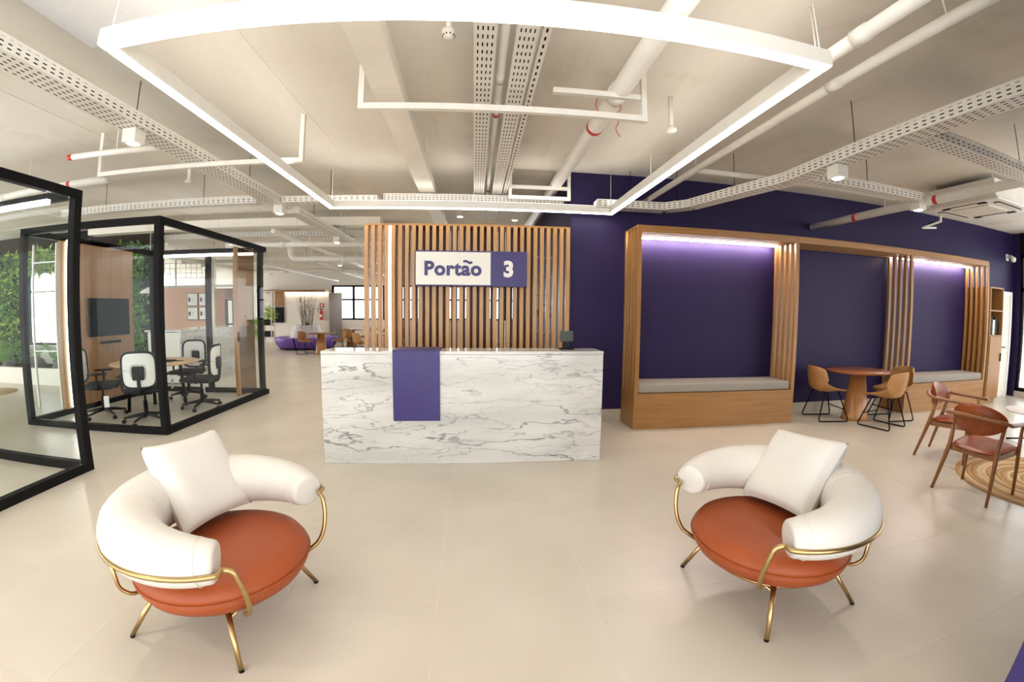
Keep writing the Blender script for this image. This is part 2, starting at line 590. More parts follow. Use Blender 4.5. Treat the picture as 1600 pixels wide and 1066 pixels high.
# far end: cream wall, window band
YB = 20.0
wf = MB()
wf.box(-15.5, -6.85, YB, YB + .2, 0, CEIL, 'cream')
wf.box(-6.85, 3.5, YB, YB + .2, 0, 1.08, 'cream')
wf.box(-6.85, 3.5, YB, YB + .2, 2.72, CEIL, 'cream')
struct(wf.build('wall_far'), 'cream wall at the far end')
wn2 = MB()
for x in (-6.85, -5.85, -4.4, -2.95, -1.5, -.05, 1.4, 2.85):
    wn2.box(x, x + .09, YB + .02, YB + .12, 1.08, 2.72, 'black')
for z in (1.08, 2.0, 2.64):
    wn2.box(-6.85, 2.94, YB + .02, YB + .12, z, z + .08, 'black')
wn2 = struct(wn2.build('window_2'), 'black framed band of windows at the far end')
for a, b in zip((-6.76, -5.76, -4.31, -2.86, -1.41, .04, 1.49), (-5.85, -4.4, -2.95, -1.5, -.05, 1.4, 2.85)):
    MB().box(a, b, YB + .06, YB + .07, 1.16, 2.0, 'glass').build('window_pane', None, wn2, world=True)
    MB().box(a, b, YB + .06, YB + .07, 2.08, 2.64, 'glass').build('window_pane', None, wn2, world=True)

# garden wall on the left with its window
YG = 8.75
wl = MB()
wl.box(-15.5, -11.2, YG, YG + .2, 0, CEIL, 'soil')
wl.box(-11.2, -9.0, YG, YG + .2, 0, .75, 'cream')
wl.box(-11.2, -9.0, YG, YG + .2, 2.55, CEIL, 'black')
wl.box(-9.0, -7.0, YG, YG + .2, 0, CEIL, 'soil')
struct(wl.build('wall_left'), 'planted garden wall behind the glass booths')
wn3 = MB()
for x in (-11.2, -10.13, -9.06):
    wn3.box(x, x + .06, YG + .04, YG + .12, .75, 2.55, 'black')
for z in (.75, 2.02, 2.5):
    wn3.box(-11.2, -9.0, YG + .04, YG + .12, z, z + .05, 'black')
wn3 = struct(wn3.build('window_3'), 'garden window with dark frame')
for x in (-11.14, -10.07):
    for z0, z1 in ((.8, 2.02), (2.07, 2.5)):
        MB().box(x, x + 1.01, YG + .07, YG + .08, z0, z1, 'glass').build('window_pane', None, wn3, world=True)

# ================================================================== RECEPTION DESK
dk = thing('reception_desk', 'white veined marble reception desk with a purple panel', 'desk', (-.11, 4.18, 0))
def dpart(name, *a, m='marble', bev=.004):
    return MB().box(*a, m, bev, 1).build(name, None, dk, world=True)
dpart('front_slab', -1.49, 1.27, 4.0, 4.035, 0, 1.085)
dpart('side_slab', -1.49, -1.455, 4.036, 4.36, 0, 1.085)
dpart('side_slab', 1.235, 1.27, 4.036, 4.36, 0, 1.085)
dpart('top_slab', -1.492, 1.272, 3.998, 4.362, 1.086, 1.118)
dpart('work_surface', -1.45, 1.23, 4.365, 4.75, .72, .745, m='wood_x')
pp = dpart('purple_panel', -.79, -.34, 3.984, 3.9985, .44, 1.1195, m='purple_panel', bev=.002)
tag(MB().box(-.79, -.34, 3.984, 4.36, 1.1195, 1.130, 'purple_panel', .002, 1).build('panel_top', None, dk, world=True))
# payment terminal / small monitor on the desk
mo = thing('display_stand', 'small dark square display on a stand at the desk end', 'display', (.945, 4.25, 1.118))
MB().box(-.075, .075, -.05, .05, 0, .012, 'black', .004, 2).build('base', None, mo)
MB().box(-.012, .012, -.01, .01, .012, .09, 'black_plastic').build('stem', None, mo)
MB().box(-.03, .03, .012, .022, .01, .1, 'black_plastic').build('bracket', None, mo)
MB().box(-.07, .07, -.02, .005, .078, .19, plain('display_olive', (.035, .042, .03), .4), .006, 2).build('screen', None, mo)

# ================================================================== SLAT SCREEN, SIGN
sc = thing('slat_screen', 'tall screen of oak battens with a vertical light strip behind the desk', 'screen', (-.09, 5.5, 0))
n = 31
px0, px1 = -1.43, 1.235
pit_s = (px1 - px0 - .05) / (n - 1)
s0 = None
for i in range(n):
    x = px0 + .025 + i * pit_s
    if s0 is None:
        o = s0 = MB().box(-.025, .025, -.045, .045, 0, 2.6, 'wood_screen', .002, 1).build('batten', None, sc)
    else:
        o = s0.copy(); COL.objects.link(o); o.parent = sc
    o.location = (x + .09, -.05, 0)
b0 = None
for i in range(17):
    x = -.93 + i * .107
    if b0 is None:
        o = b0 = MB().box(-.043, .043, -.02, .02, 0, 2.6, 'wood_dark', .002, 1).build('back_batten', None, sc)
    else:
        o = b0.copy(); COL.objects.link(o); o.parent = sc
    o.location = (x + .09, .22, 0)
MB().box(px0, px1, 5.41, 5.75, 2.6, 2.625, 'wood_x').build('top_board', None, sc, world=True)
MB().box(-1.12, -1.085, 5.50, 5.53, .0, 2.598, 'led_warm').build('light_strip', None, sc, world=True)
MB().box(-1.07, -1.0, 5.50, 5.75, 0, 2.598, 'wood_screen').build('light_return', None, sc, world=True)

sg = thing('hanging_sign', 'white and purple sign reading Portão 3 on the slat screen', 'sign', (-.06, 5.36, 1.82))
MB().box(-.77, .655, 5.33, 5.40, 1.82, 2.27, 'purple_panel', .003, 1).build('sign_box', None, sg, world=True)
MB().box(-.755, .19, 5.325, 5.331, 1.838, 2.252, 'sign_white').build('white_field', None, sg, world=True)
def text(body, x, z, size, mat, parent, bold, y=5.327):
    cu = bpy.data.curves.new('lettering', 'FONT')
    cu.body = body
    cu.size = size
    cu.extrude = .004
    cu.offset = bold
    cu.align_x = 'CENTER'; cu.align_y = 'CENTER'
    cu.space_character = 1.08
    tmp = bpy.data.objects.new('t', cu)
    COL.objects.link(tmp)
    bpy.context.view_layer.update()
    me = bpy.data.meshes.new_from_object(tmp.evaluated_get(bpy.context.evaluated_depsgraph_get()))
    bpy.data.objects.remove(tmp)
    bpy.data.curves.remove(cu)
    me.materials.clear(); me.materials.append(M[mat])
    o = bpy.data.objects.new('lettering', me)
    COL.objects.link(o)
    o.parent = parent
    o.rotation_euler = (PI / 2, 0, 0)
    o.location = Vector((x, y, z)) - parent.location
    return o
text('Portao', -.29, 2.035, .245, 'purple_panel', sg, .0085, 5.321)
MB().tube([(.0 - .155 + .11 * u, 5.319, 2.128 + .012 * math.sin(u * 2 * PI)) for u in [k / 14 for k in range(15)]], .0135, 8, 'purple_panel').build('tilde', None, sg, world=True)
text('3', .42, 2.035, .27, 'sign_white', sg, .0125, 5.328)

# rack seen through the battens
rk = thing('ladder_rack', 'white ladder rack behind the right end of the slat screen', 'rack', (1.05, 6.3, 0))
for dx in (-.18, .12):
    MB().box(dx, dx + .03, -.02, .01, 0, 2.5, 'white_metal').build('upright', None, rk)
for k in range(8):
    MB().box(-.15, .12, -.12, .01, .35 + k * .28, .37 + k * .28, 'white_metal').build('rung', None, rk)
MB().tube(arc((0, -.05, 1.5), .11, 0, 2 * PI, 20, 'y')[:-1], .012, 6, 'tan', closed=True).build('hoop', None, rk)

# ================================================================== ALCOVES
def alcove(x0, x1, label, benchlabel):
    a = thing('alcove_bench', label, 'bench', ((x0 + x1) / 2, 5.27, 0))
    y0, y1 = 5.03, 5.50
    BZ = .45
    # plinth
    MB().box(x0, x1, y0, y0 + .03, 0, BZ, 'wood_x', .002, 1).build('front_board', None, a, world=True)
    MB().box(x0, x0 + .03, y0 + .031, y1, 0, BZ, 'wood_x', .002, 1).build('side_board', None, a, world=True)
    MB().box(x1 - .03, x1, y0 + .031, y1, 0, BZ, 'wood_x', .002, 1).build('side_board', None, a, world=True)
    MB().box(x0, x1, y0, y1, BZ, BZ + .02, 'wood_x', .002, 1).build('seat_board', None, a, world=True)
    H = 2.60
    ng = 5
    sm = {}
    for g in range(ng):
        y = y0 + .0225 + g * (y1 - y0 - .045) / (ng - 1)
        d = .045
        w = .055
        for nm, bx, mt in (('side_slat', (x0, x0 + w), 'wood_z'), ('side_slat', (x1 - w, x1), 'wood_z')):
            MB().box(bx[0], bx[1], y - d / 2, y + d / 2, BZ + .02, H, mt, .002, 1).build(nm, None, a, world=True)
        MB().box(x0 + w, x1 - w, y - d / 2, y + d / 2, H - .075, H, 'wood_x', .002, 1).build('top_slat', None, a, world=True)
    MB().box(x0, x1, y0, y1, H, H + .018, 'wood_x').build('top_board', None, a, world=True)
    # concealed light at the back of the top
    st = MB().box(x0 + .06, x1 - .06, 5.405, 5.417, H - .088, H - .077, 'led_alcove').build('light_strip', None, a, world=True)
    c = MB().box(x0 + .065, x1 - .065, y0 + .02, WY - .01, BZ + .022, BZ + .14, 'grey_fabric', .02, 3).build('seat_cushion', None, None)
    tag(c, benchlabel, 'cushion', 'grey alcove seat cushions')
    return a
alcove(2.02, 4.45, 'oak slatted alcove with lit top and bench, beside the desk', 'grey seat cushion in the oak alcove beside the desk')
alcove(6.76, 9.10, 'oak slatted alcove with lit top and bench, beside the tall cabinet', 'grey seat cushion in the oak alcove beside the tall cabinet')
br = thing('linking_beam', 'long oak beam joining the tops of the two alcoves', 'beam', (5.6, 5.27, 2.52))
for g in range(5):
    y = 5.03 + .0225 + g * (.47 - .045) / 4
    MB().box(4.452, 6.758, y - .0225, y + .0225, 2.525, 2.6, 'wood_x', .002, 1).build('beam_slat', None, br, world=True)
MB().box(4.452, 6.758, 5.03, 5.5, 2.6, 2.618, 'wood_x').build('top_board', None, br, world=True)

# tall cabinet
cb = thing('tall_cabinet', 'tall oak cabinet with open shelves at the end of the purple wall', 'cabinet', (9.42, 5.25, 0))
x0, x1, y0, y1 = 9.16, 9.66, 5.03, 5.5
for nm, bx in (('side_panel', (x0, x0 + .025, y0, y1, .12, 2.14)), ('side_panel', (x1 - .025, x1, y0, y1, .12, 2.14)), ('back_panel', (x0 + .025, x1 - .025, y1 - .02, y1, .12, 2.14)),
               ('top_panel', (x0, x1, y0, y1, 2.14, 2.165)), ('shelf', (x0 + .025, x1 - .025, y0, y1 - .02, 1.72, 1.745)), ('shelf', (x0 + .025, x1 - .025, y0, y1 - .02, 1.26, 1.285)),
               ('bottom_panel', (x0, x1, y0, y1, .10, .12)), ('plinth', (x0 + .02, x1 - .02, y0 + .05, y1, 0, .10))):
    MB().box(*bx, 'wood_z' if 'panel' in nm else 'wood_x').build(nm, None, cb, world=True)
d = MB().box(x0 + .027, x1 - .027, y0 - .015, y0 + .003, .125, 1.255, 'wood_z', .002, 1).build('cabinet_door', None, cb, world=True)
MB().box(x1 - .07, x1 - .055, y0 - .035, y0 - .015, .8, .95, 'black').build('handle', None, d, world=True)
for k, (xx, hh, mt) in enumerate(((9.22, .30, 'black_plastic'), (9.32, .33, 'screen'), (9.41, .28, 'paper'), (9.49, .32, 'black_plastic'), (9.57, .26, 'screen'))):
    o = MB().box(xx - .035, xx + .035, 5.08, 5.3, 1.285, 1.285 + hh, mt, .004, 1).build('binder')
    tag(o, ['black binder nearest the alcove on the cabinet shelf', 'tall dark binder second on the cabinet shelf', 'white binder on the cabinet shelf', 'tall black binder after the white one on the shelf', 'short dark binder at the right end of the shelf'][k], 'binder', 'binders on the cabinet shelf')

# cctv camera on the wall
cv = thing('security_camera', 'white dome security camera high on the purple wall by the window', 'camera', (10.72, 5.42, 2.86))
MB().box(-.05, .05, .07, .098, -.06, .08, 'white_metal', .01, 2).build('bracket', None, cv)
MB().tube([(0, .07, .02), (0, 0, .03), (-.05, -.06, 0)], .03, 10, 'white_metal').build('arm', None, cv)
MB().lathe([(.0, -.085), (.04, -.075), (.055, -.04), (.06, 0), (.03, .03)], 16, (-.05, -.08, -.02), 'white_metal').build('dome', None, cv)
MB().lathe([(0, -.02), (.025, -.015), (.03, 0)], 12, (-.05, -.08, -.1), 'screen').build('lens', None, cv)

# purple wall edge at right; its unseen height and length extended to block light
struct(MB().box(1.83, 5.6, .36, .60, 0, CEIL, 'purple_panel', .004, 1).build('wall_near'), 'purple wall end at the near right corner, its unseen height and length extended to block light')

# ================================================================== ARMCHAIRS
def make_armchair(label):
    t = thing('round_armchair', label, 'armchair', group='round lounge armchairs')
    # seat: lower and upper halves with piping between
    lo = [(0, .222), (.27, .222), (.335, .232), (.383, .262), (.407, .302), (.412, .330)]
    hi = [(.412, .330), (.409, .352), (.385, .386), (.335, .408), (.22, .422), (.1, .428), (0, .43)]
    st = MB().lathe(lo, 56, (.02, 0, 0), 'orange').lathe(hi, 56, (.02, 0, 0), 'orange').build('seat', None, t)
    MB().tube(arc((.02, 0, .330), .412, 0, 2 * PI, 56)[:-1], .0055, 8, 'orange', closed=True).build('piping', None, st)
    # back roll
    A = R(119)
    CX, RC = .08, .415
    pts, rr = [], []
    nn = 56
    for i in range(nn + 1):
        u = -1 + 2 * i / nn
        a = PI + u * A
        k = abs(u)
        r = .088 + (.148 - .088) * (math.cos(k * PI / 2) ** .75 if k < 1 else 0)
        zz = .57 - .02 * k ** 3 + .015 * (1 - k)
        pts.append((CX + RC * math.cos(a), RC * math.sin(a), zz))
        rr.append(r)
    # rounded caps
    def capend(p, q, r):
        d = (Vector(p) - Vector(q)).normalized()
        o = []
        for th in (15, 32, 50, 68, 82):
            o.append((Vector(p) + d * (.03 * math.sin(R(th))), r * (1 - .22 * (1 - math.cos(R(th)))) if th < 82 else r * .72))
        return o
    c0 = capend(pts[0], pts[1], rr[0])
    c1 = capend(pts[-1], pts[-2], rr[-1])
    pts2 = [p for p, _ in reversed(c0)] + pts + [p for p, _ in c1]
    rr2 = [r for _, r in reversed(c0)] + rr + [r for _, r in c1]
    bk = MB().tube(pts2, rr2, 28, 'white_leather').build('back_roll', None, t)
    for i in (1, nn // 3 + 1, nn - nn // 3 - 1, nn - 1):
        p = Vector(pts[i]); tg = (Vector(pts[i + 1]) - Vector(pts[i - 1])).normalized()
        n1 = Vector((0, 0, 1)); n2 = tg.cross(n1)
        ring = [p + (n1 * math.cos(a) + n2 * math.sin(a)) * (rr[i] + .0005) for a in [2 * PI * k / 28 for k in range(28)]]
        MB().tube(ring, .0022, 5, 'white_leather', closed=True).build('seam', None, bk)
    # brass rail
    rail = []
    for i in range(41):
        u = -1 + 2 * i / 40
        a = PI + u * R(124)
        k = abs(u)
        rb = .088 + (.148 - .088) * max(0, math.cos(k * PI / 2)) ** .75
        rad = RC + rb * .99
        zz = .57 - .02 * k ** 3 - rb * (.06 + .1 * k)
        rail.append((CX + rad * math.cos(a), rad * math.sin(a), zz))
    s0 = math.copysign(1, rail[0][1]); s1 = math.copysign(1, rail[-1][1])
    full = list(reversed(arm_pts(rail[0], s0))) + rail + arm_pts(rail[-1], s1)
    MB().tube(smooth_path(full, .045, 5), .0115, 10, 'brass').build('rail', None, t)
    for s in (-1, 1):
        a = PI + s * R(48)
        p = (CX + .53 * math.cos(a), .53 * math.sin(a), .49)
        MB().tube(smooth_path([p, (CX + .515 * math.cos(a), .515 * math.sin(a), .31), (CX + .47 * math.cos(a), .47 * math.sin(a), .268), (.30 * math.cos(a), .30 * math.sin(a), .255)], .035, 4), .0095, 8, 'brass').build('back_strut', None, t)
    MB().tube(arc((.02, 0, .213), .30, 0, 2 * PI, 40)[:-1], .011, 8, 'brass', closed=True).build('under_ring', None, t)
    for sx, tx, fx in ((1, .22, .305), (-1, -.20, -.33)):
        for s in (-1, 1):
            lg = MB().tube([(tx, s * .25, .225), (fx, s * .34, .008)], [.0135, .0115], 12, 'brass').build('leg', None, t)
            MB().lathe([(.0125, 0), (.0125, .008)], 12, (fx, s * .34, 0), 'black').build('foot_cap', None, lg)
        MB().tube([(tx * 1.03, -.255, .198), (tx * 1.03, .255, .198)], .008, 8, 'brass').build('stretcher', None, t)
    return t
def arm_pts(e, s):
    return [(.345, s * .375, e[2]), (.385, s * .355, e[2] - .012), (.405, s * .34, .44), (.40, s * .318, .35), (.375, s * .295, .285), (.31, s * .25, .238)]
ac1 = make_armchair('orange and white round armchair with brass legs near the glass booths')
ac1.location = (-1.25, 1.82, 0); ac1.rotation_euler = (0, 0, R(-9))
ac2 = clone(ac1, 'orange and white round armchair with brass legs near the alcoves', (1.58, 1.83, 0), R(180 + 9), 'round lounge armchairs')

def make_pillow(name, size, thick):
    mb = MB()
    def srf(sgn):
        def f(u, v):
            a, b = 2 * u - 1, 2 * v - 1
            e = max(0, (1 - a ** 4)) ** .5 * max(0, (1 - b ** 4)) ** .5
            pin = 1 - .085 * (1 - abs(a) ** 2.0) * abs(b) ** 3
            pin2 = 1 - .085 * (1 - abs(b) ** 2.0) * abs(a) ** 3
            w = .0025 * math.sin(5 * a + 2 * b) * e
            return (sgn * thick / 2 * e ** .8 + w, a * size / 2 * pin2, b * size / 2 * pin)
        return f
    mb.grid(srf(1), 26, 26, 'white_cloth').grid(srf(-1), 26, 26, 'white_cloth', flip=True)
    o = mb.build(name, None, None, base=False)
    return o
pc = make_pillow('throw_pillow', .47, .17)
tag(pc, 'white square throw pillow on the armchair near the glass booths', 'pillow', 'white throw pillows')
def place_pillow(o, x, y, z, rz, lean, roll):
    o.matrix_world = Matrix.Translation((x, y, z)) @ Matrix.Rotation(rz, 4, 'Z') @ Matrix.Rotation(lean, 4, 'Y') @ Matrix.Rotation(roll, 4, 'X')
place_pillow(pc, -1.42, 1.98, .655, R(-10), R(-33), R(-4))
pc2 = pc.copy(); COL.objects.link(pc2)
tag(pc2, 'white square throw pillow on the armchair near the alcoves')
place_pillow(pc2, 1.74, 1.91, .65, R(184), R(-38), R(6))

# ================================================================== TAN BUCKET CHAIRS + TABLES
def make_bucket(label, group):
    t = thing('bucket_chair', label, 'chair', group=group)
    prof = [(.23, .435), (.20, .455), (.10, .452), (-.02, .440), (-.12, .438), (-.185, .46), (-.215, .52), (-.235, .60), (-.255, .70), (-.268, .80)]
    hw = [.185, .205, .225, .232, .235, .238, .238, .232, .215, .175]
    def f(u, v):
        s = v * (len(prof) - 1)
        i = min(int(s), len(prof) - 2)
        k = s - i
        x = prof[i][0] * (1 - k) + prof[i + 1][0] * k
        z = prof[i][1] * (1 - k) + prof[i + 1][1] * k
        w = hw[i] * (1 - k) + hw[i + 1] * k
        a = 2 * u - 1
        c = abs(a) ** 3
        up = .02 + .10 * math.exp(-((s - 4.6) / 1.9) ** 2)
        q_ = max(0, min(1, (s - 3.5) / 3.5)); fw = .11 * q_ * q_ * (3 - 2 * q_)
        return (x + c * fw, a * w, z + c * up * (1 - .9 * max(0, min(1, (s - 6.5) / 2.5))) - (.05 * abs(a) ** 4 * max(0, s - 8)))
    sh = MB().grid(f, 16, 30, 'tan').build('shell', None, t)
    sd = sh.modifiers.new('thick', 'SOLIDIFY'); sd.thickness = .022; sd.offset = -1
    su = sh.modifiers.new('sub', 'SUBSURF'); su.levels = 1; su.render_levels = 1
    for s in (-1, 1):
        MB().tube(smooth_path([(.10, s * .15, .43), (.245, s * .235, .012), (-.235, s * .235, .012), (-.12, s * .15, .43)], .04, 4), .0095, 8, 'black').build('sled_leg', None, t)
    MB().tube([(.10, -.15, .425), (.10, .15, .425)], .009, 8, 'black').build('cross_bar', None, t)
    MB().tube([(-.12, -.15, .425), (-.12, .15, .425)], .009, 8, 'black').build('cross_bar', None, t)
    MB().tube([(.185, -.202, .18), (.185, .202, .18)], .008, 8, 'black').build('foot_rail', None, t)
    return t
GB = 'tan bucket chairs'
bc = make_bucket('tan bucket chair left of the table by the purple wall', GB)
bc.location = (5.13, 5.13 - .02, 0); bc.rotation_euler = (0, 0, R(-12))
clone(bc, 'tan bucket chair seen from behind in front of the alcove table', (5.62, 4.50, 0), R(103), GB)
clone(bc, 'tan bucket chair partly hidden behind the near one, beside the alcove bench', (6.22, 4.84, 0), R(172), GB)

def make_table(label, cat='table', rx=.50, ry=.42, group=None, h=.74):
    t = thing('pedestal_table', label, cat, group=group)
    MB().lathe([(0, h - .035), (.94, h - .035), (.99, h - .02), (1, h - .012), (.99, h), (0, h)], 48, (0, 0, 0), 'table_top', rx, ry).build('table_top', None, t)
    mb = MB()
    prof = [(.215, 0), (.205, .05), (.12, h - .036)]
    mb.lathe(prof, 24, (0, 0, 0), 'table_wood', 1, .8)
    mb.build('pedestal', None, t)
    return t
GT = 'pedestal tables'
tb = make_table('dark oval pedestal table between the alcoves', group=GT)
tb.location = (5.60, 4.98, 0)

# ================================================================== COGNAC WOODEN ARMCHAIRS, RUG, LOW TABLE
rg = MB()
cols = ['jute_a', 'jute_b', 'jute_a', 'jute_a', 'jute_b', 'jute_b', 'jute_a', 'jute_b', 'jute_a', 'jute_a', 'jute_b', 'jute_a', 'jute_b', 'jute_a', 'jute_b', 'jute_a', 'jute_a', 'jute_b']
rug = thing('round_rug', 'round braided jute rug with cream rings under the cognac chairs', 'rug', (5.36, 2.10, 0))
nr = 18
for k in range(nr):
    r1 = .92 * (nr - k) / nr; r0 = .92 * (nr - k - 1) / nr
    h = .012
    MB().lathe([(max(r0, .0005), 0), (max(r0, .0005), h * .7), ((r0 + r1) / 2, h), (r1, h * .7), (r1, 0)], 64, (0, 0, 0), cols[k]).build('braid_ring', None, rug)

def make_wood_chair(label):
    t = thing('wooden_armchair', label, 'chair', group='cognac wooden armchairs')
    w = 'walnut'
    # legs (front legs rise to the arms)
    for s in (-1, 1):
        MB().tube([(.235, s * .265, 0), (.215, s * .25, .44), (.19, s * .262, .655)], [.014, .021, .017], 10, w).build('front_leg', None, t)
        MB().tube([(-.30, s * .27, 0), (-.19, s * .225, .42), (-.125, s * .235, .665)], [.014, .022, .017], 10, w).build('back_leg', None, t)
        MB().obox((.205, s * .232, .40), (-.18, s * .205, .385), .022, .055, w).build('apron', None, t)
    MB().obox((.21, -.23, .40), (.21, .23, .40), .022, .05, w).build('apron', None, t)
    MB().obox((-.175, -.2, .385), (-.175, .2, .385), .022, .05, w).build('apron', None, t)
    # bow rail: arms and back in one curve
    pts = []
    for i in range(33):
        u = -1 + 2 * i / 32
        a = u * R(150)
        x = -.02 - .27 * math.cos(a * .6) if abs(u) < .001 else 0
        ang = PI + u * PI * .5
        if abs(u) < .62:
            q = u / .62
            x = -.27 + .12 * (1 - math.cos(q * PI / 2)); y = .30 * math.sin(q * PI / 2); z = .715 - .035 * q * q
        else:
            q = (abs(u) - .62) / .38
            x = -.15 + .44 * q; y = math.copysign(.30 - .005 * q, u); z = .68 - .02 * q
        pts.append(Vector((x, y, z)))
    rail = MB()
    vs, fs = [], []
    for i, p in enumerate(pts):
        a = pts[max(0, i - 1)]; b = pts[min(32, i + 1)]
        d = (b - a).normalized(); sd = d.cross(Vector((0, 0, 1))).normalized()
        for (m_, n_) in ((-.024, -.010), (-.012, -.016), (.012, -.016), (.024, -.010), (.024, .010), (.012, .016), (-.012, .016), (-.024, .010)):
            vs.append(p + sd * m_ + Vector((0, 0, n_)))
    for i in range(32):
        for j in range(8):
            fs.append((i * 8 + j, i * 8 + (j + 1) % 8, (i + 1) * 8 + (j + 1) % 8, (i + 1) * 8 + j))
    fs.append(tuple(range(7, -1, -1))); fs.append(tuple(32 * 8 + j for j in range(8)))
    rail.raw(vs, fs, w, True).build('arm_rail', None, t)
    # oval padded back
    def f(sgn):
        def g(u, v):
            a = (2 * u - 1); rr = v; th = 2 * PI * u
            y = .265 * rr * math.cos(th); zz = .135 * rr * math.sin(th)
            bulge = .028 * math.sqrt(max(0, 1 - rr ** 3))
            x = -.262 + .12 * (1 - math.cos(min(1, abs(y) / .30) * PI / 2)) * 1.0 + .03 + sgn * bulge - .10 * zz
            return (x, y, .685 + zz)
        return g
    MB().grid(f(1), 36, 8, 'cognac').grid(f(-1), 36, 8, 'cognac', flip=True).build('backrest', None, t)
    # seat pad
    def g(sgn):
        def h(u, v):
            th = 2 * PI * u; rr = v
            ca, sa = math.cos(th), math.sin(th)
            n_ = 4.0
            k = (abs(ca) ** n_ + abs(sa) ** n_) ** (-1 / n_)
            x = .02 + .235 * k * rr * ca; y = .25 * k * rr * sa * (1 + .08 * ca)
            z = .425 + sgn * .026 * math.sqrt(max(0, 1 - rr ** 4)) + (.008 * abs(y) / .25 if sgn > 0 else 0) + .02 * x / .235
            return (x, y, z)
        return h
    MB().grid(g(1), 36, 10, 'cognac').grid(g(-1), 36, 10, 'cognac', flip=True).build('seat', None, t)
    return t
wc = make_wood_chair('cognac leather wooden armchair seen from behind on the jute rug')
wc.location = (4.37, 2.34, .0); wc.rotation_euler = (0, 0, R(3))
clone(wc, 'cognac leather wooden armchair farther off, beside the alcove bench', (5.17, 3.17, 0), R(-72), 'cognac wooden armchairs')
lt = thing('low_table', 'low white round table with black cross legs at the right edge', 'table', (6.93, 3.03, 0))
MB().lathe([(0, .40), (.38, .40), (.385, .41), (.38, .42), (0, .42)], 40, (0, 0, 0), 'paper').build('table_top', None, lt)
for k in range(4):
    a = k * PI / 2 + .4
    MB().tube([(.05 * math.cos(a), .05 * math.sin(a), .40), (.08 * math.cos(a), .08 * math.sin(a), .05), (.32 * math.cos(a), .32 * math.sin(a), .012)], .012, 8, 'black').build('leg', None, lt)

# ================================================================== GLASS BOOTHS
def booth(name, label, x0, x1, y0, y1, H, sides, posts, w=.085):
    b = thing(name, label, 'glass booth', ((x0 + x1) / 2, (y0 + y1) / 2, 0))
    for (x, y) in posts:
        MB().box(x - w / 2, x + w / 2, y - w / 2, y + w / 2, 0, H, 'black', .003, 1).build('post', None, b, world=True)
    for sd, npn in sides:
        if sd in 'fk':
            y = y0 if sd == 'f' else y1
            for z in ((0, w), (H - w, H)):
                MB().box(x0 + w / 2, x1 - w / 2, y - w / 2 + .002, y + w / 2 - .002, z[0] + .001, z[1] - .001, 'black').build('rail', None, b, world=True)
            L = (x1 - x0 - w) / npn
            for i in range(npn):
                a = x0 + w / 2 + i * L
                MB().box(a + .003, a + L - .003, y - .006, y + .006, w, H - w, 'glass').build('glass_pane', None, b, world=True)
        else:
            x = x0 if sd == 'l' else x1
            for z in ((0, w), (H - w, H)):
                MB().box(x - w / 2 + .002, x + w / 2 - .002, y0 + w / 2, y1 - w / 2, z[0] + .001, z[1] - .001, 'black').build('rail', None, b, world=True)
            L = (y1 - y0 - w) / npn
            for i in range(npn):
                a = y0 + w / 2 + i * L
                MB().box(x - .006, x + .006, a + .003, a + L - .003, w, H - w, 'glass').build('glass_pane', None, b, world=True)
    return b
b2 = booth('glass_booth', 'black framed glass meeting booth with round table and office chairs inside', -6.15, -3.82, 4.78, 7.53, 2.645,
           [('f', 2), ('r', 2), ('k', 2)], [(-6.15, 4.78), (-3.82, 4.78), (-6.15, 7.53), (-4.95, 7.53), (-3.92, 7.53)])
# left side is the oak wall with rail on top
for z in ((.001, .084), (2.561, 2.644)):
    MB().box(-6.19, -6.11, 4.83, 7.48, z[0], z[1], 'black').build('rail', None, b2, world=True)
MB().box(-6.156, -6.144, 4.83, 5.38, .085, 2.56, 'glass').build('glass_pane', None, b2, world=True)
MB().box(-6.156, -6.144, 6.97, 7.48, .085, 2.56, 'glass').build('glass_pane', None, b2, world=True)
for k in range(3):
    ya = 5.4 + k * .517
    MB().box(-6.19, -6.11, ya + .002, ya + .515, .086, 2.62, 'wood_z').build('oak_panel', None, b2, world=True)
MB().box(-6.108, -6.08, 5.50, 5.535, .1, 2.58, 'led_white').build('light_strip', None, b2, world=True)
# sliding door leaf on the corridor side
dl = MB().box(-3.985, -3.93, 6.74, 6.80, .09, 2.555, 'wood_z').build('door_stile', None, b2, world=True)
MB().box(-3.962, -3.95, 6.80, 7.36, .09, 2.555, 'glass_tint').build('tinted_door_pane', None, b2, world=True)
MB().box(-3.928, -3.905, 6.755, 6.785, 1.0, 1.16, 'black').build('door_pull', None, b2, world=True)
MB().box(-6.0, -4.0, 7.40, 7.44, 2.50, 2.545, 'led_white').build('booth_light', None, b2, world=True)
b1 = booth('glass_booth', 'black framed glass booth cut off by the left edge of the picture', -6.15, -3.76, .80, 3.476, 2.645,
           [('r', 2), ('k', 2), ('f', 2), ('l', 2)], [(-3.76, 3.476), (-6.15, 3.476), (-3.76, .80), (-6.15, .8)])
MB().box(-6.0, -3.95, 3.30, 3.34, 2.50, 2.545, 'led_white').build('booth_light', None, b1, world=True)

tv = thing('television', 'flat black television on the oak wall inside the glass booth', 'television', (-6.07, 6.36, 1.12))
MB().box(-6.095, -6.055, 5.92, 6.80, 1.12, 1.73, 'black_plastic', .005, 2).build('housing', None, tv, world=True)
MB().box(-6.056, -6.052, 5.935, 6.785, 1.14, 1.715, 'screen').build('screen', None, tv, world=True)
cbb = MB().box(-6.105, -6.02, 6.15, 6.55, 1.0, 1.04, 'black_plastic', .01, 2).build('sound_bar')
tag(cbb, 'small dark sound bar mounted under the television', 'sound bar')

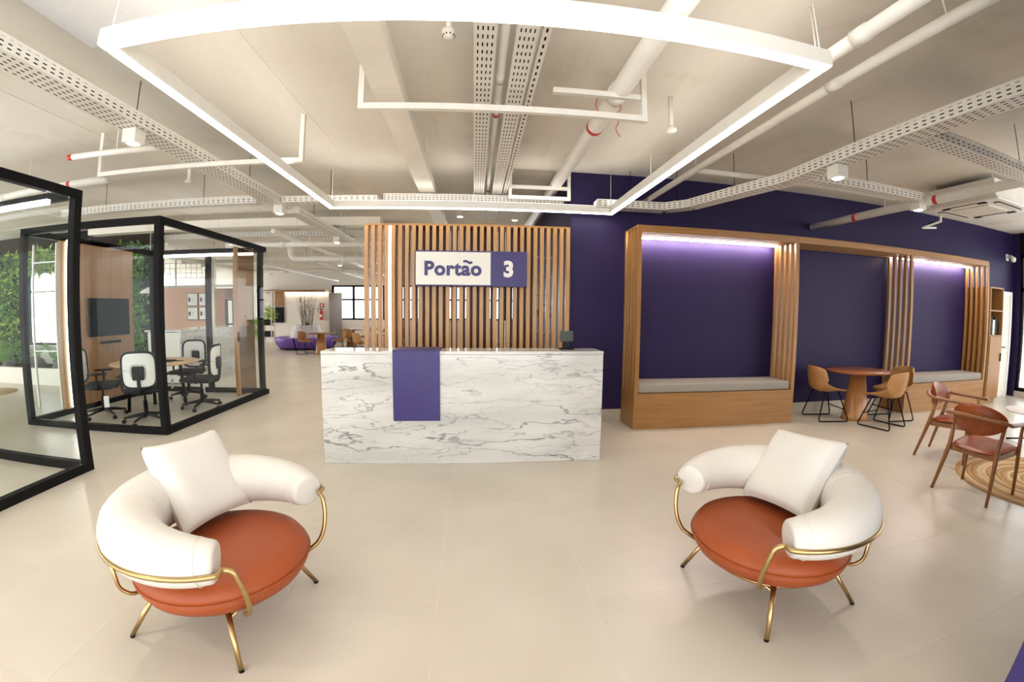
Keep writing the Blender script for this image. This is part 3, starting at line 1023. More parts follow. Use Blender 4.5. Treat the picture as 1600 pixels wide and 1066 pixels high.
# meeting table and office chairs
mt = thing('meeting_table', 'round pale wood table inside the glass booth', 'table', (-4.97, 6.08, 0))
MB().lathe([(0, .715), (.63, .715), (.655, .725), (.655, .735), (.645, .74), (0, .74)], 56, (0, 0, 0), 'pale_wood').build('table_top', None, mt)
for k in range(4):
    a = R(45 + 90 * k)
    MB().tube([(.36 * math.cos(a), .36 * math.sin(a), .715), (.42 * math.cos(a), .42 * math.sin(a), 0)], .026, 10, 'black').build('leg', None, mt)
MB().lathe([(.34, .69), (.38, .69), (.38, .714), (.34, .714)], 32, (0, 0, 0), 'black').build('under_ring', None, mt)
dev = thing('conference_phone', 'black conference device lying on the round meeting table', 'phone', (-4.75, 6.1, .74))
MB().box(-.16, .10, -.08, .08, 0, .025, 'black_plastic', .01, 2).build('body', None, dev)
MB().tube([(.10, 0, .012), (.2, .06, .008), (.26, .02, .008)], .006, 6, 'black_plastic').build('cable', None, dev)
MB().box(-.12, -.02, -.05, .05, .026, .03, 'screen').build('screen', None, dev)

def make_office(label, group):
    t = thing('office_chair', label, 'chair', group=group)
    for k in range(5):
        a = 2 * PI * k / 5 + .3
        c, s = math.cos(a), math.sin(a)
        lg = MB().tube([(.03 * c, .03 * s, .115), (.16 * c, .16 * s, .10), (.30 * c, .30 * s, .075)], [.028, .022, .015], 8, 'black_plastic').build('base_leg', None, t)
        cx, cy = .30 * c, .30 * s
        w = MB()
        for o_ in (-.014, .014):
            ring = [(cx - s * o_, cy + c * o_, 0.028)]
            p1 = Vector((cx - s * (o_ - .009), cy + c * (o_ - .009), .028)); p2 = Vector((cx - s * (o_ + .009), cy + c * (o_ + .009), .028))
            w.tube([p1, p2], .028, 12, 'black_plastic')
        w.build('caster', None, lg)
    MB().lathe([(.045, .09), (.045, .14), (.028, .15), (.028, .30), (.018, .31), (.018, .42)], 14, (0, 0, 0), 'black').build('gas_column', None, t)
    MB().box(-.16, .14, -.12, .12, .405, .435, 'black_plastic', .01, 2).build('mechanism', None, t)
    MB().box(-.22, .25, -.235, .235, .435, .50, 'black_fabric', .03, 4).build('seat', None, t)
    MB().tube(smooth_path([(-.10, 0, .42), (-.27, 0, .43), (-.30, 0, .62), (-.285, 0, .72)], .06, 4), .024, 8, 'black_plastic').build('back_arm', None, t)
    # back: rounded ring with white mesh inside
    def rr(a, w, h, n_=4.5):
        c, s = math.cos(a), math.sin(a)
        k = (abs(c) ** n_ + abs(s) ** n_) ** (-1 / n_)
        return w * k * c, h * k * s
    def bx(y, z):
        return -.275 - .035 * (z - .72) + .10 * (y / .22) ** 2 * .5
    ring = []
    for i in range(40):
        y, z = rr(2 * PI * i / 40, .215, .235)
        ring.append((bx(y, z + .75), y, z + .75))
    MB().tube(ring, .017, 8, 'black_plastic', closed=True).build('back_frame', None, t)
    def g(u, v):
        y, z = rr(2 * PI * u, .21 * (.42 + .58 * v), .23 * (.36 + .64 * v))
        z -= .03 * (1 - v)
        return (bx(y, z + .75), y, z + .75)
    bkm = MB().grid(g, 40, 5, 'office_white').build('back_mesh', None, t)
    sdm = bkm.modifiers.new('thick', 'SOLIDIFY'); sdm.thickness = .012; sdm.offset = 0
    MB().box(-.31, -.268, -.075, .075, .62, .80, 'black_plastic', .018, 3).build('lumbar_pad', None, t)
    for s in (-1, 1):
        ar = MB().tube(smooth_path([(-.02, s * .20, .43), (-.02, s * .28, .44), (-.02, s * .285, .64)], .04, 4), .018, 8, 'black_plastic').build('arm_post', None, t)
        MB().box(-.14, .12, s * .285 - .04, s * .285 + .04, .64, .665, 'black_plastic', .01, 2).build('arm_pad', None, ar)
    return t
GO = 'office chairs around the booth table'
oc = make_office('office chair with white back at the booth front corner, seen from behind', GO)
oc.location = (-4.52, 5.28, 0); oc.rotation_euler = (0, 0, R(118))
MB().box(.05, .12, -.26, -.255, .18, .34, 'paper').build('swing_tag', None, oc)
clone(oc, 'office chair with white back left of the booth table, before the oak wall', (-5.42, 5.45, 0), R(35), GO)
o3 = clone(oc, 'office chair with white back on the right of the booth table, beside the glass side', (-4.27, 6.22, 0), R(192), GO)
clone(oc, 'office chair with white back on the far side of the booth table', (-5.02, 6.95, 0), R(-85), GO)

# pendant lamp in the booth
pdn = thing('pendant_lamp', 'small white cone pendant lamp beyond the booth table', 'lamp', (-6.55, 7.95, 1.87))
MB().lathe([(.20, 0), (.17, .05), (.06, .11), (.02, .13)], 28, (0, 0, 0), 'paper').build('shade', None, pdn)
MB().tube([(0, 0, .12), (0, 0, 1.53)], .006, 6, 'white_metal').build('cord', None, pdn)
MB().lathe([(0, .015), (.05, .02), (.05, .06), (0, .07)], 12, (0, 0, 0), 'lamp').build('bulb', None, pdn)

# ================================================================== GARDEN
pl = thing('garden_planter', 'long low pale planter box behind the glass booths', 'planter', (-10.6, 8.1, 0))
MB().box(-14.5, -7.05, 7.55, 7.65, 0, .36, 'cream', .01, 2).build('front_wall', None, pl, world=True)
MB().box(-14.5, -7.16, 7.66, 8.74, 0, .30, 'soil').build('soil', None, pl, world=True)
MB().box(-7.15, -7.05, 7.66, 8.74, 0, .36, 'cream').build('end_wall', None, pl, world=True)
def leafquads(mb, n, fx, size, mats, droop=.3, ymax=8.745):
    for i in range(n):
        p, nrm = fx()
        L = size * random.uniform(.6, 1.4); w = L * random.uniform(.25, .42)
        d = Vector((random.gauss(0, 1), random.gauss(-.4, .5), random.gauss(-droop, .7))).normalized()
        s = d.cross(Vector(nrm) + Vector((random.gauss(0, .4), random.gauss(0, .4), random.gauss(0, .4))))
        if s.length < 1e-3: continue
        s.normalize(); p = Vector(p)
        up = s.cross(d) * (L * .12)
        mb.raw([Vector((q.x, min(q.y, ymax), q.z)) for q in (p, p + d * L * .45 + s * w / 2 + up, p + d * L, p + d * L * .45 - s * w / 2 + up)], [(0, 1, 2), (0, 2, 3)], random.choice(mats))
gw = MB()
leafquads(gw, 3800, lambda: ((random.uniform(-14.5, -11.2), 8.72 - abs(random.gauss(0, .12)), random.uniform(.3, 3.0)), (0, -1, 0)), .17, ['leaf_a', 'leaf_b', 'leaf_b', 'leaf_c'])
leafquads(gw, 900, lambda: ((random.uniform(-11.3, -8.9), 8.70 - abs(random.gauss(0, .1)), random.uniform(2.45, 3.0)), (0, -1, 0)), .15, ['leaf_a', 'leaf_b', 'leaf_c'])
leafquads(gw, 2800, lambda: ((random.uniform(-9.0, -7.25), 8.72 - abs(random.gauss(0, .12)), random.uniform(.3, 3.0)), (0, -1, 0)), .15, ['leaf_a', 'leaf_b', 'leaf_b'])
tag(gw.build('green_wall_foliage'), 'dense green wall foliage behind the glass booths', 'foliage', kind='stuff')
def fern(label, x, y, h, n, mat='leaf_a', spread=.6):
    t = thing('fern', label, 'plant', (x, y, .30), group='ferns in the planter')
    for k in range(n):
        a = 2 * PI * k / n + random.uniform(-.2, .2)
        L = spread * random.uniform(.8, 1.15)
        H = h * random.uniform(.7, 1.1)
        mb = MB()
        P = []
        for i in range(9):
            u = i / 8
            P.append(Vector((L * u * math.cos(a), min(L * u * math.sin(a) * .8, 8.52 - y), H * (1.7 * u - .95 * u * u))))
        mb.tube(P, [.007 - .005 * i / 8 for i in range(9)], 5, mat)
        sd = Vector((-math.sin(a), math.cos(a), 0))
        for i in range(1, 9):
            for s in (-1, 1):
                w = .15 * math.sin(PI * (i / 8) ** .7 * .92 + .1) * (spread / .6)
                d = (P[i] - P[i - 1]).normalized()
                q = P[i] + sd * s * w + d * .06 - Vector((0, 0, .03)); q.y = min(q.y, 8.56 - y)
                mb.raw([P[i - 1], P[i - 1] + (q - P[i - 1]) * .5 + d * .03, q, P[i] + (q - P[i]) * .4 + d * .015], [(0, 1, 2, 3)], mat)
        mb.build('frond', None, t)
    return t
fern('large bright fern arching at the left end of the planter', -12.2, 8.05, .95, 12, 'leaf_c', .8)
fern('fern in front of the garden window, left of the booth post', -11.1, 8.0, .8, 11, 'leaf_a', .7)
fern('low fern in the middle of the garden window', -10.2, 8.1, .65, 10, 'leaf_a', .6)
fern('fern at the right end of the garden window', -9.3, 8.1, .8, 11, 'leaf_a', .6)
fern('dark fern at the planter end seen beside the oak wall', -7.55, 8.2, .8, 10, 'leaf_b', .5)
for k, (x, y, r, lab) in enumerate(((-11.7, 7.85, .24, 'grey boulder under the large bright fern'), (-10.7, 7.85, .2, 'grey boulder below the garden window, left one'), (-9.8, 7.86, .26, 'largest grey boulder below the garden window'), (-9.0, 7.9, .2, 'grey boulder at the right end of the garden window'))):
    b = bmesh.new()
    bmesh.ops.create_icosphere(b, subdivisions=3, radius=r)
    for v in b.verts:
        nz = math.sin(v.co.x * 17 + k) * math.cos(v.co.y * 13 + 2 * k) * math.sin(v.co.z * 15)
        v.co *= 1 + .16 * nz
        v.co.z *= .7
        v.co.z += .27 + r * .45
        v.co.x += x; v.co.y += y
    mb = MB().bm(b, 'stone', True); b.free()
    tag(mb.build('boulder'), lab, 'stone', 'boulders in the planter')
for k, (x, y, r) in enumerate(((-9.6, 6.5, .55), (-10.6, 6.2, .5))):
    o = MB().lathe([(.0, 0), (r, 0), (r, .01), (0, .012)], 40, (x, y, 0), 'jute_b').build('floor_mat')
    tag(o, ['round pale floor mat nearer the booth, seen through the glass', 'round pale floor mat farther left, seen through the glass'][k], 'mat', 'round floor mats by the planter')
bp = thing('white_pole_rack', 'thin white steel pole rack beside the oak wall of the booth', 'rack', (-6.6, 5.75, 0))
for dx in (0, -.55):
    MB().box(dx - .015, dx + .015, -.015, .015, 0, 2.6, 'white_metal').build('pole', None, bp)
for z in (2.3, 1.85, 1.4, .9):
    MB().box(-.55, 0, -.01, .01, z, z + .02, 'white_metal').build('rung', None, bp)

# ================================================================== BACK COUNTER ZONE
ct = thing('back_counter', 'long pale marble counter behind the glass booth', 'counter', (-6.45, 9.8, 0))
for k in range(3):
    y = 8.25 + k * 1.03
    MB().box(-6.12, -6.09, y + .002, y + 1.028, 0, 1.08, 'marble').build('front_panel', None, ct, world=True)
MB().box(-6.9, -6.12, 8.26, 11.33, .02, 1.07, 'cream').build('body', None, ct, world=True)
MB().box(-6.95, -6.07, 8.22, 11.38, 1.081, 1.12, 'marble', .003, 1).build('counter_top', None, ct, world=True)
wm = thing('wood_wall_unit', 'pinkish wood panelled wall unit behind the long counter', 'wall unit', (-9.2, 13.6, 0))
xx = -11.0
while xx < -8.75:
    MB().box(xx + .002, xx + .56, 13.5, 13.54, 0, 2.35, 'pink_wood').build('panel', None, wm, world=True)
    xx += .5625
MB().box(-8.74, -8.62, 13.42, 13.56, 0, CEIL - .005, 'cream').build('white_pilaster', None, wm, world=True)
MB().box(-8.6, -8.25, 13.44, 13.6, 0, 2.25, 'wood_z').build('oak_door', None, wm, world=True)
MB().box(-8.24, -7.9, 13.44, 13.6, 0, 1.9, 'screen').build('dark_appliance', None, wm, world=True)
MB().box(-8.24, -7.9, 13.44, 13.6, 1.91, 2.25, 'wood_dark').build('upper_cupboard', None, wm, world=True)
MB().box(-8.12, -7.98, 13.43, 13.439, 1.1, 1.85, 'paper').build('appliance_window', None, wm, world=True)
for i in range(2):
    for j in range(2):
        f = thing('framed_print', ['lower left', 'lower right', 'upper left', 'upper right'][j * 2 + i] + ' of four framed white prints on the wood wall', 'picture', (-9.45 + i * .44, 13.46, 1.22 + j * .46), group='four framed prints')
        MB().box(-.2, .2, 0, .035, 0, .43, 'wood_dark').build('frame', None, f)
        MB().box(-.18, .18, -.004, 0, .02, .41, 'paper').build('sheet', None, f)
        MB().box(-.15, -.07, -.006, -.004, .14, .28, 'ink').build('print_shape', None, f)
        MB().tube(arc((.07, -.005, .2), .07, R(70), R(290), 12, 'y'), .006, 5, 'print_grey').build('print_line', None, f)
hs = thing('hanging_grid_shelf', 'white hanging grid shelf above the back counter', 'shelf', (-8.3, 11.2, 2.15))
for k in range(15):
    MB().box(-9.6 + k * .17, -9.59 + k * .17, 11.2, 11.21, 2.42, 2.85, 'white_metal').build('wire', None, hs, world=True)
for z in (2.42, 2.56, 2.70, 2.84):
    MB().box(-9.6, -7.2, 11.2, 11.212, z, z + .012, 'white_metal').build('wire', None, hs, world=True)
MB().box(-9.7, -6.6, 11.15, 11.25, 2.16, 2.22, 'white_metal').build('lower_rail', None, hs, world=True)
for x in (-9.6, -8.4, -7.2):
    MB().box(x, x + .03, 11.2, 11.23, 2.2, CEIL - .003, 'white_metal').build('hanger', None, hs, world=True)

# white shelving with plants
sv = thing('plant_shelving', 'open white metal shelving with plants left of the purple sofa', 'shelving', (-9.25, 18.0, 0))
for x in (-9.7, -9.25, -8.8):
    for y in (17.85, 18.15):
        MB().box(x - .02, x + .02, y - .02, y + .02, 0, 2.35, 'white_metal').build('upright', None, sv, world=True)
for z in (.35, .85, 1.35, 1.85, 2.32):
    MB().box(-9.7, -8.8, 17.85, 18.15, z, z + .03, 'white_metal').build('shelf', None, sv, world=True)
def bush(label, x, y, z, r, n, mats, hang=0):
    t = thing('potted_plant', label, 'plant', (x, y, z), group='plants on the white shelving')
    MB().lathe([(.06, 0), (.085, .12), (.07, .12), (.06, .1)], 14, (0, 0, 0), 'paper').build('pot', None, t)
    mb = MB()
    leafquads(mb, n, lambda: ((random.gauss(0, r * .45), random.gauss(0, r * .45), .15 + abs(random.gauss(0, r * .5)) - hang * random.random()), (0, -1, 0)), .17, mats, .3, 99)
    tag(mb.build('leaves', None, t), kind='stuff')
bush('hanging bright green plant at the right of the white shelving', -8.9, 17.92, 1.38, .28, 130, ['leaf_a', 'leaf_c'], .4)
bush('yellow green plant on the middle shelf of the white shelving', -9.52, 17.92, .88, .32, 150, ['leaf_c', 'leaf_c', 'leaf_a'], .3)
bush('low leafy plant on the bottom shelf of the white shelving', -9.48, 17.92, .38, .28, 120, ['leaf_c', 'leaf_a'], .2)
for k, (x, z) in enumerate(((-9.0, .38), (-9.02, .88))):
    o = MB().box(x - .17, x + .17, 17.9, 18.1, z, z + .26, 'black_plastic', .01, 1).build('storage_box')
    tag(o, ['black storage box on the lowest shelf of the white shelving', 'black storage box on the second shelf of the white shelving'][k], 'box', 'black boxes on the shelving')

# dark panel with oak above on the cream wall
nb = MB().box(-9.75, -9.2, 19.9, 19.995, .95, 1.68, 'screen', .005, 1).build('notice_board')
tag(nb, 'dark notice board on the cream wall beside the white shelving', 'board')
wo = thing('oak_canopy', 'oak canopy board with side panel over the cream far wall', 'canopy', (-8.4, 19.6, 2.36))
MB().box(-10.2, -6.88, 19.2, 19.99, 2.38, 2.47, 'wood_x').build('canopy_board', None, wo, world=True)
MB().box(-9.75, -9.2, 19.93, 19.99, 1.72, 2.38, 'wood_x').build('side_panel', None, wo, world=True)
MB().box(-9.1, -7.0, 19.9, 19.94, 2.35, 2.375, 'led_warm').build('light_strip', None, wo, world=True)
cu = MB()
def cf(u, v):
    return (-6.9 + .62 * u, 19.78 + .035 * math.sin(u * 2 * PI * 8), .02 + 2.33 * v)
cu.grid(cf, 96, 2, 'curtain')
co = cu.build('curtain')
m_ = co.modifiers.new('thick', 'SOLIDIFY'); m_.thickness = .008
tag(co, 'grey pleated curtain beside the far window', 'curtain')
fe = thing('fire_extinguisher', 'red fire extinguisher hanging on the cream far wall', 'extinguisher', (-7.33, 19.9, 1.08))
MB().lathe([(.0, 0), (.07, 0), (.075, .02), (.075, .36), (.06, .41), (.025, .44), (.025, .47), (0, .47)], 20, (0, 0, 0), 'red').build('cylinder', None, fe)
MB().box(-.05, .05, -.02, .02, .47, .52, 'black').build('valve', None, fe)
MB().tube(smooth_path([(-.03, 0, .5), (-.16, 0, .55), (-.17, 0, .42), (-.1, -.03, .35)], .05, 4), .012, 6, 'black').build('hose', None, fe)
MB().box(-.055, .055, -.079, -.074, .12, .26, 'paper').build('sticker', None, fe)
fs = thing('extinguisher_sign', 'small red and white square sign above the fire extinguisher', 'sign', (-7.33, 19.97, 1.66))
MB().box(-.1, .1, 0, .02, 0, .2, 'red').build('plate', None, fs)
MB().box(-.045, .045, -.003, 0, .04, .16, 'paper').build('mark', None, fs)

# purple round sofa
sf = thing('round_sofa', 'round purple sofa with light grey central back', 'sofa', (-6.85, 16.9, 0))
sf.scale = (.86, .86, 1)
for k in range(8):
    a0, a1 = 2 * PI * k / 8 + .02, 2 * PI * (k + 1) / 8 - .02
    mb = MB()
    prof = [(.62, .06), (1.25, .06), (1.38, .2), (1.46, .38), (1.44, .45), (1.3, .47), (.62, .45)]
    def seg(u, v):
        s = v * (len(prof) - 1); i = min(int(s), len(prof) - 2); q = s - i
        r = prof[i][0] * (1 - q) + prof[i + 1][0] * q; z = prof[i][1] * (1 - q) + prof[i + 1][1] * q
        a = a0 + (a1 - a0) * u
        return (r * math.cos(a), r * math.sin(a), z)
    mb.grid(seg, 10, 12, 'sofa_purple')
    o = mb.build('seat_segment', None, sf)
    def bk(u, v):
        a = a0 + (a1 - a0) * u
        r = .78 - .22 * v
        return (r * math.cos(a), r * math.sin(a), .44 + .5 * v)
    bm_ = MB().grid(bk, 10, 4, 'sofa_grey')
    bm_.raw([(0.5 * math.cos(a0), .5 * math.sin(a0), .9), (0.56 * math.cos(a0), .56 * math.sin(a0), .94), (0.56 * math.cos(a1), .56 * math.sin(a1), .94), (.5 * math.cos(a1), .5 * math.sin(a1), .9)], [(0, 1, 2, 3)], 'sofa_grey')
    bm_.build('back_segment', None, sf)
MB().lathe([(0, 0), (1.2, 0), (1.2, .06), (0, .06)], 32, (0, 0, 0), 'black').build('plinth', None, sf)
MB().lathe([(0, .8), (.55, .8), (.55, .9), (0, .9)], 24, (0, 0, 0), 'soil').build('planter_core', None, sf)
bn = thing('dry_branches', 'bundle of tall dry branches standing in the purple sofa', 'branches', (-6.85, 16.9, .9))
for k in range(26):
    a = random.uniform(0, 2 * PI); r0 = random.uniform(.02, .25)
    p = Vector((r0 * math.cos(a), r0 * math.sin(a), 0))
    d = Vector((math.cos(a) * .16, math.sin(a) * .16, 1))
    L = random.uniform(1.05, 1.5)
    P = [p]
    for i in range(6):
        P.append(P[-1] + d * (L / 6) + Vector((random.gauss(0, .015), random.gauss(0, .015), 0)))
    mb = MB().tube(P, [.012 - .0016 * i for i in range(7)], 5, 'branch')
    for q in range(3):
        i = random.randint(2, 5)
        e = P[i] + Vector((random.gauss(0, .1), random.gauss(0, .1), random.uniform(.15, .3)))
        mb.tube([P[i], e], [.005, .002], 4, 'branch')
    mb.build('branch', None, bn)

# far dining groups
t2 = clone(tb, 'round pedestal table in front of the purple sofa', (-5.38, 14.55, 0), 0, GT)
clone(bc, 'tan bucket chair left of the table in front of the purple sofa', (-5.92, 14.5, 0), R(-15), GB)
clone(bc, 'tan bucket chair right of the table in front of the purple sofa', (-4.92, 15.0, 0), R(200), GB)
t3 = clone(tb, 'pedestal table behind, at the right of the purple sofa', (-5.2, 17.6, 0), 0, GT)
clone(bc, 'tan bucket chair between the purple sofa and the farther table', (-5.1, 16.95, 0), R(80), GB)
clone(bc, 'tan bucket chair with its side to the curtain, at the farther table', (-4.55, 17.3, 0), R(175), GB)
t4 = clone(tb, 'pedestal table just left of the slat screen', (-3.2, 14.2, 0), 0, GT)
clone(bc, 'tan bucket chair with its back to us, left of the slat screen', (-3.75, 13.75, 0), R(45), GB)
clone(bc, 'tan bucket chair nearest the left edge of the slat screen', (-3.15, 13.45, 0), R(95), GB)
t5 = clone(tb, 'pedestal table under the far window', (-3.9, 18.4, 0), 0, GT)
clone(bc, 'tan bucket chair on the left under the far window', (-4.45, 18.7, 0), R(-20), GB)
clone(bc, 'tan bucket chair on the right under the far window', (-3.3, 18.2, 0), R(170), GB)

# ================================================================== CEILING SERVICES
# suspended light frame
lf = thing('suspended_light_frame', 'large square suspended white light frame over the lounge', 'light', (-.035, 3.55, 2.80))
FX0, FX1, FY0, FY1, FZ = -1.87, 1.80, 1.72, 5.37, 2.80
bw, bh = .075, .095
for nm, bx in (('front', (FX0, FX1, FY0, FY0 + bw)), ('back', (FX0, FX1, FY1 - bw, FY1)), ('left', (FX0, FX0 + bw, FY0 + bw, FY1 - bw)), ('right', (FX1 - bw, FX1, FY0 + bw, FY1 - bw))):
    x0, x1, y0, y1 = bx
    h = MB().box(x0, x1, y0, y1, FZ + .006, FZ + bh, 'white_metal').build('housing', None, lf, world=True)
    MB().box(x0 + .012, x1 - .012, y0 + .012, y1 - .012, FZ + bh, FZ + bh + .004, 'led_up').build('upper_diffuser', None, h, world=True)
    i = .008
    MB().box(x0 + i, x1 - i, y0 + i, y1 - i, FZ, FZ + .0055, 'led').build('diffuser', None, h, world=True)
for x in (FX0 + .04, -.03, FX1 - .04):
    for y in (FY0 + .04, FY1 - .04):
        MB().tube([(x, y, FZ + bh), (x, y, CEIL - .003)], .003, 5, 'white_metal').build('cable', None, lf, world=True)

def tray(label, pts, w, h, rows=4, srows=2, pitch=.075, hang=True, z=None):
    """perforated cable tray following pts (bottom centre line)"""
    xs_, ys_, zs_ = zip(*pts)
    t = thing('cable_tray', label, 'cable tray', (sum(xs_) / len(pts), sum(ys_) / len(pts), min(zs_)), group='white perforated cable trays')
    for a, b in zip(pts, pts[1:]):
        a, b = Vector(a), Vector(b)
        d = b - a; L = d.length; d.normalize()
        sd = d.cross(Vector((0, 0, 1))).normalized()
        MB().perf(a - sd * w / 2, d, sd, L, w, pitch, rows, m='white_metal').build('bottom_sheet', None, t, world=True)
        if h:
            MB().perf(a - sd * w / 2, d, (0, 0, 1), L, h, pitch, srows, m='white_metal').build('side_sheet', None, t, world=True)
            MB().perf(a + sd * w / 2, d, (0, 0, 1), L, h, pitch, srows, m='white_metal').build('side_sheet', None, t, world=True)
        q0 = Vector((0, 0, .012))
        hh_ = max(.012, h * .62)
        q0 = Vector((0, 0, .008 + hh_ / 2))
        MB().obox(a + d * .02 + q0, b - d * .02 + q0, w * .9, hh_, 'black_plastic').build('cable_layer', None, t, world=True)
        if hang:
            k = max(1, int(L / 1.6))
            for i in range(k):
                p = a + d * (L * (i + .5) / k)
                MB().tube([p + Vector((0, 0, h)), (p.x, p.y, CEIL - .003)], .004, 5, 'black').build('hanger_rod', None, t, world=True)
                MB().obox(p - sd * (w / 2 + .004) + Vector((0, 0, h)), p + sd * (w / 2 + .004) + Vector((0, 0, h)), .03, .006, 'white_metal').build('bracket', None, t, world=True)
    for e, f_ in ((pts[0], pts[1]), (pts[-1], pts[-2])):
        e, f_ = Vector(e), Vector(f_); d = (f_ - e).normalized(); hh_ = max(h, .02)
        MB().obox(e + Vector((0, 0, hh_ / 2)), e + d * .004 + Vector((0, 0, hh_ / 2)), w, hh_, 'white_metal').build('end_plate', None, t, world=True)
    return t
tray('wide white perforated cable tray running away on the left, above the booths', [(-2.78, .2, 2.97), (-2.78, 6.0, 2.97)], .24, .10, 5, 3)
tray('white perforated cable tray crossing above the glass booth', [(-6.3, 5.62, 2.95), (-2.95, 5.62, 2.95)], .16, .10, 3, 3)
tray('short white perforated cable tray between the left tray and the light frame corner', [(-2.6, 5.62, 2.95), (-1.3, 5.62, 2.95)], .14, .08, 3, 3)
tray('white perforated cable tray continuing down the left corridor ceiling', [(-2.72, 6.2, 2.95), (-2.72, 11.2, 2.95)], .2, .10, 4, 2, .06)
tray('left one of the slim perforated trays over the middle', [(.035, 1.2, 3.10), (.035, 7.2, 3.10)], .135, .05, 4, 1, .078, False)
tray('right one of the slim perforated trays over the middle', [(.275, 1.2, 3.10), (.275, 7.2, 3.10)], .125, .05, 4, 1, .078, False)
tray('narrow single row perforated rail over the middle', [(.385, 1.2, 3.11), (.385, 7.2, 3.11)], .05, .04, 1, 1, .078, False)
tray('white perforated cable tray crossing above the slat screen', [(-1.25, 5.72, 2.98), (1.2, 5.72, 2.98)], .14, .10, 3, 3, .05, False)
tray('white perforated cable tray on the right, bending along the purple wall', [(3.22, .3, 2.87), (3.18, 3.75, 2.87), (2.75, 5.05, 2.87), (2.5, 5.30, 2.87), (1.55, 5.33, 2.87)], .20, .10, 4, 3)
tray('white perforated branch tray toward the right, nearer one', [(3.33, 2.32, 2.87), (6.5, 2.32, 2.87)], .18, .10, 4, 3)
tray('white perforated branch tray toward the right, farther one', [(3.30, 3.62, 2.87), (5.02, 3.62, 2.87)], .16, .09, 4, 3)
tray('white perforated tray crossing the far corridor ceiling', [(-9.0, 9.0, 3.10), (-1.5, 9.0, 3.10)], .2, .1, 3, 2, .07)
tray('far white perforated tray near the sofa area', [(-9.0, 12.4, 2.95), (-1.0, 12.4, 2.95)], .2, .1, 3, 2, .08)

# sheet metal duct
du = thing('cable_duct', 'cream sheet metal duct running over the middle of the lounge', 'duct', (-.66, 5, 3.1))
for k in range(6):
    y = -.2 + k * 1.6
    MB().box(-.765, -.555, y + .002, y + 1.598, 3.10, 3.22, 'duct', .003, 1).build('duct_section', None, du, world=True)
for y in (1.5, 4.6, 7.6):
    for x in (-.77, -.555):
        MB().box(x, x + .006, y, y + .03, 3.1, CEIL - .003, 'white_metal').build('hanger', None, du, world=True)

def pipe(label, pts, r, bands=(), couplings=(), hang=()):
    xs_, ys_, zs_ = zip(*pts)
    t = thing('ceiling_pipe', label, 'pipe', (sum(xs_) / len(pts), sum(ys_) / len(pts), min(zs_)), group='white ceiling pipes')
    MB().tube(smooth_path(pts, r * 2.5, 4) if len(pts) > 2 else pts, r, 16, 'white_pipe').build('tube', None, t, world=True)
    A, B = Vector(pts[0]), Vector(pts[1])
    d = (B - A)
    L = d.length; d.normalize()
    for b in bands:
        MB().tube([A + d * b, A + d * (b + .05)], r * 1.03, 16, 'red').build('red_band', None, t, world=True)
    for b in couplings:
        MB().tube([A + d * b, A + d * (b + .11)], r * 1.16, 16, 'white_pipe').build('coupling', None, t, world=True)
    for b in hang:
        p = A + d * b
        MB().tube([p, (p.x, p.y, CEIL - .003)], .006, 6, 'white_metal').build('hanger', None, t, world=True)
    return t
pipe('thick white pipe with red bands over the slat screen', [(1.10, -.3, 3.2), (1.02, 9.0, 3.2)], .075, (3.95, 6.3), (3.3,), (1.6, 5.2))
pipe('thin white pipe between the slim perforated trays', [(.155, .5, 3.17), (.155, 6.3, 3.17)], .026, (2.95, 5.2), (2.35, 2.7), (1.5, 4.2))
pipe('left one of two parallel white pipes over the right of the lounge', [(1.98, -.5, 3.0), (1.96, 5.5, 3.0)], .042, (), (2.1, 4.2), (2.5, 5))
pipe('right one of two parallel white pipes over the right of the lounge', [(2.26, -.5, 3.0), (2.24, 5.5, 3.0)], .034, (), (2.6,), (1.8, 4.5))
pipe('white pipe with red bands running into the purple wall above the alcoves', [(5.22, -.5, 2.90), (5.10, 5.50, 2.88)], .052, (3.95, 5.15), (2.2,), (4.7, 2.2))
pipe('white pipe with red band above the near glass booth', [(-7.5, 4.35, 2.98), (-4.15, 4.25, 2.98)], .045, (2.75,), (1.4,), (2.0,))
pipe('short white pipe with a red end above the booth corner', [(-4.1, 3.65, 3.05), (-2.95, 3.72, 3.05)], .03, (0.0,), (), (.6,))
pipe('far white pipe with red tip in the corridor ceiling', [(-5.2, 8.55, 2.86), (-1.6, 8.55, 2.86)], .06, (3.5,), (1.2,), (1.8,))
pipe('white pipe crossing far above the sofa area', [(-9.0, 15.2, 2.95), (-2.0, 15.2, 2.95)], .07, (), (2.0, 5), (3.5,))

pipe('white pipe running down the corridor ceiling toward the far window', [(-3.75, 7.7, 2.98), (-3.75, 19.5, 2.98)], .055, (9.0,), (2.0, 5.5, 8), (1.5, 4.5, 7.5))
pipe('white pipe with an elbow in the corridor ceiling before the sofa', [(-1.75, 10.6, 2.82), (-4.7, 10.6, 2.82), (-4.7, 10.6, 3.3)], .075, (.25,), (1.5,), (1.0, 2.4))
pipe('long thin white pipe above the back counter', [(-6.2, 8.0, 2.85), (-6.2, 19.0, 2.85)], .03, (), (3, 6), (2, 5, 8))
tray('white perforated tray over the far tables', [(-4.9, 12.6, 2.92), (-4.9, 19.5, 2.92)], .22, .1, 3, 2, .1)
tray('white perforated tray far left above the back counter', [(-8.4, 9.2, 2.95), (-8.4, 17.0, 2.95)], .2, .1, 3, 2, .1)
d2 = thing('ventilation_duct', 'cream duct crossing the ceiling beyond the glass booth', 'duct', (-5, 7.95, 2.98))
for k in range(4):
    MB().box(-8.2 + k * 1.6 + .002, -6.6 + k * 1.6 - .002, 7.95, 8.2, 3.12, 3.28, 'duct', .004, 1).build('duct_section', None, d2, world=True)
    MB().box(-7.4 + k * 1.6, -7.39 + k * 1.6, 8.06, 8.08, 3.28, CEIL - .003, 'white_metal').build('hanger', None, d2, world=True)
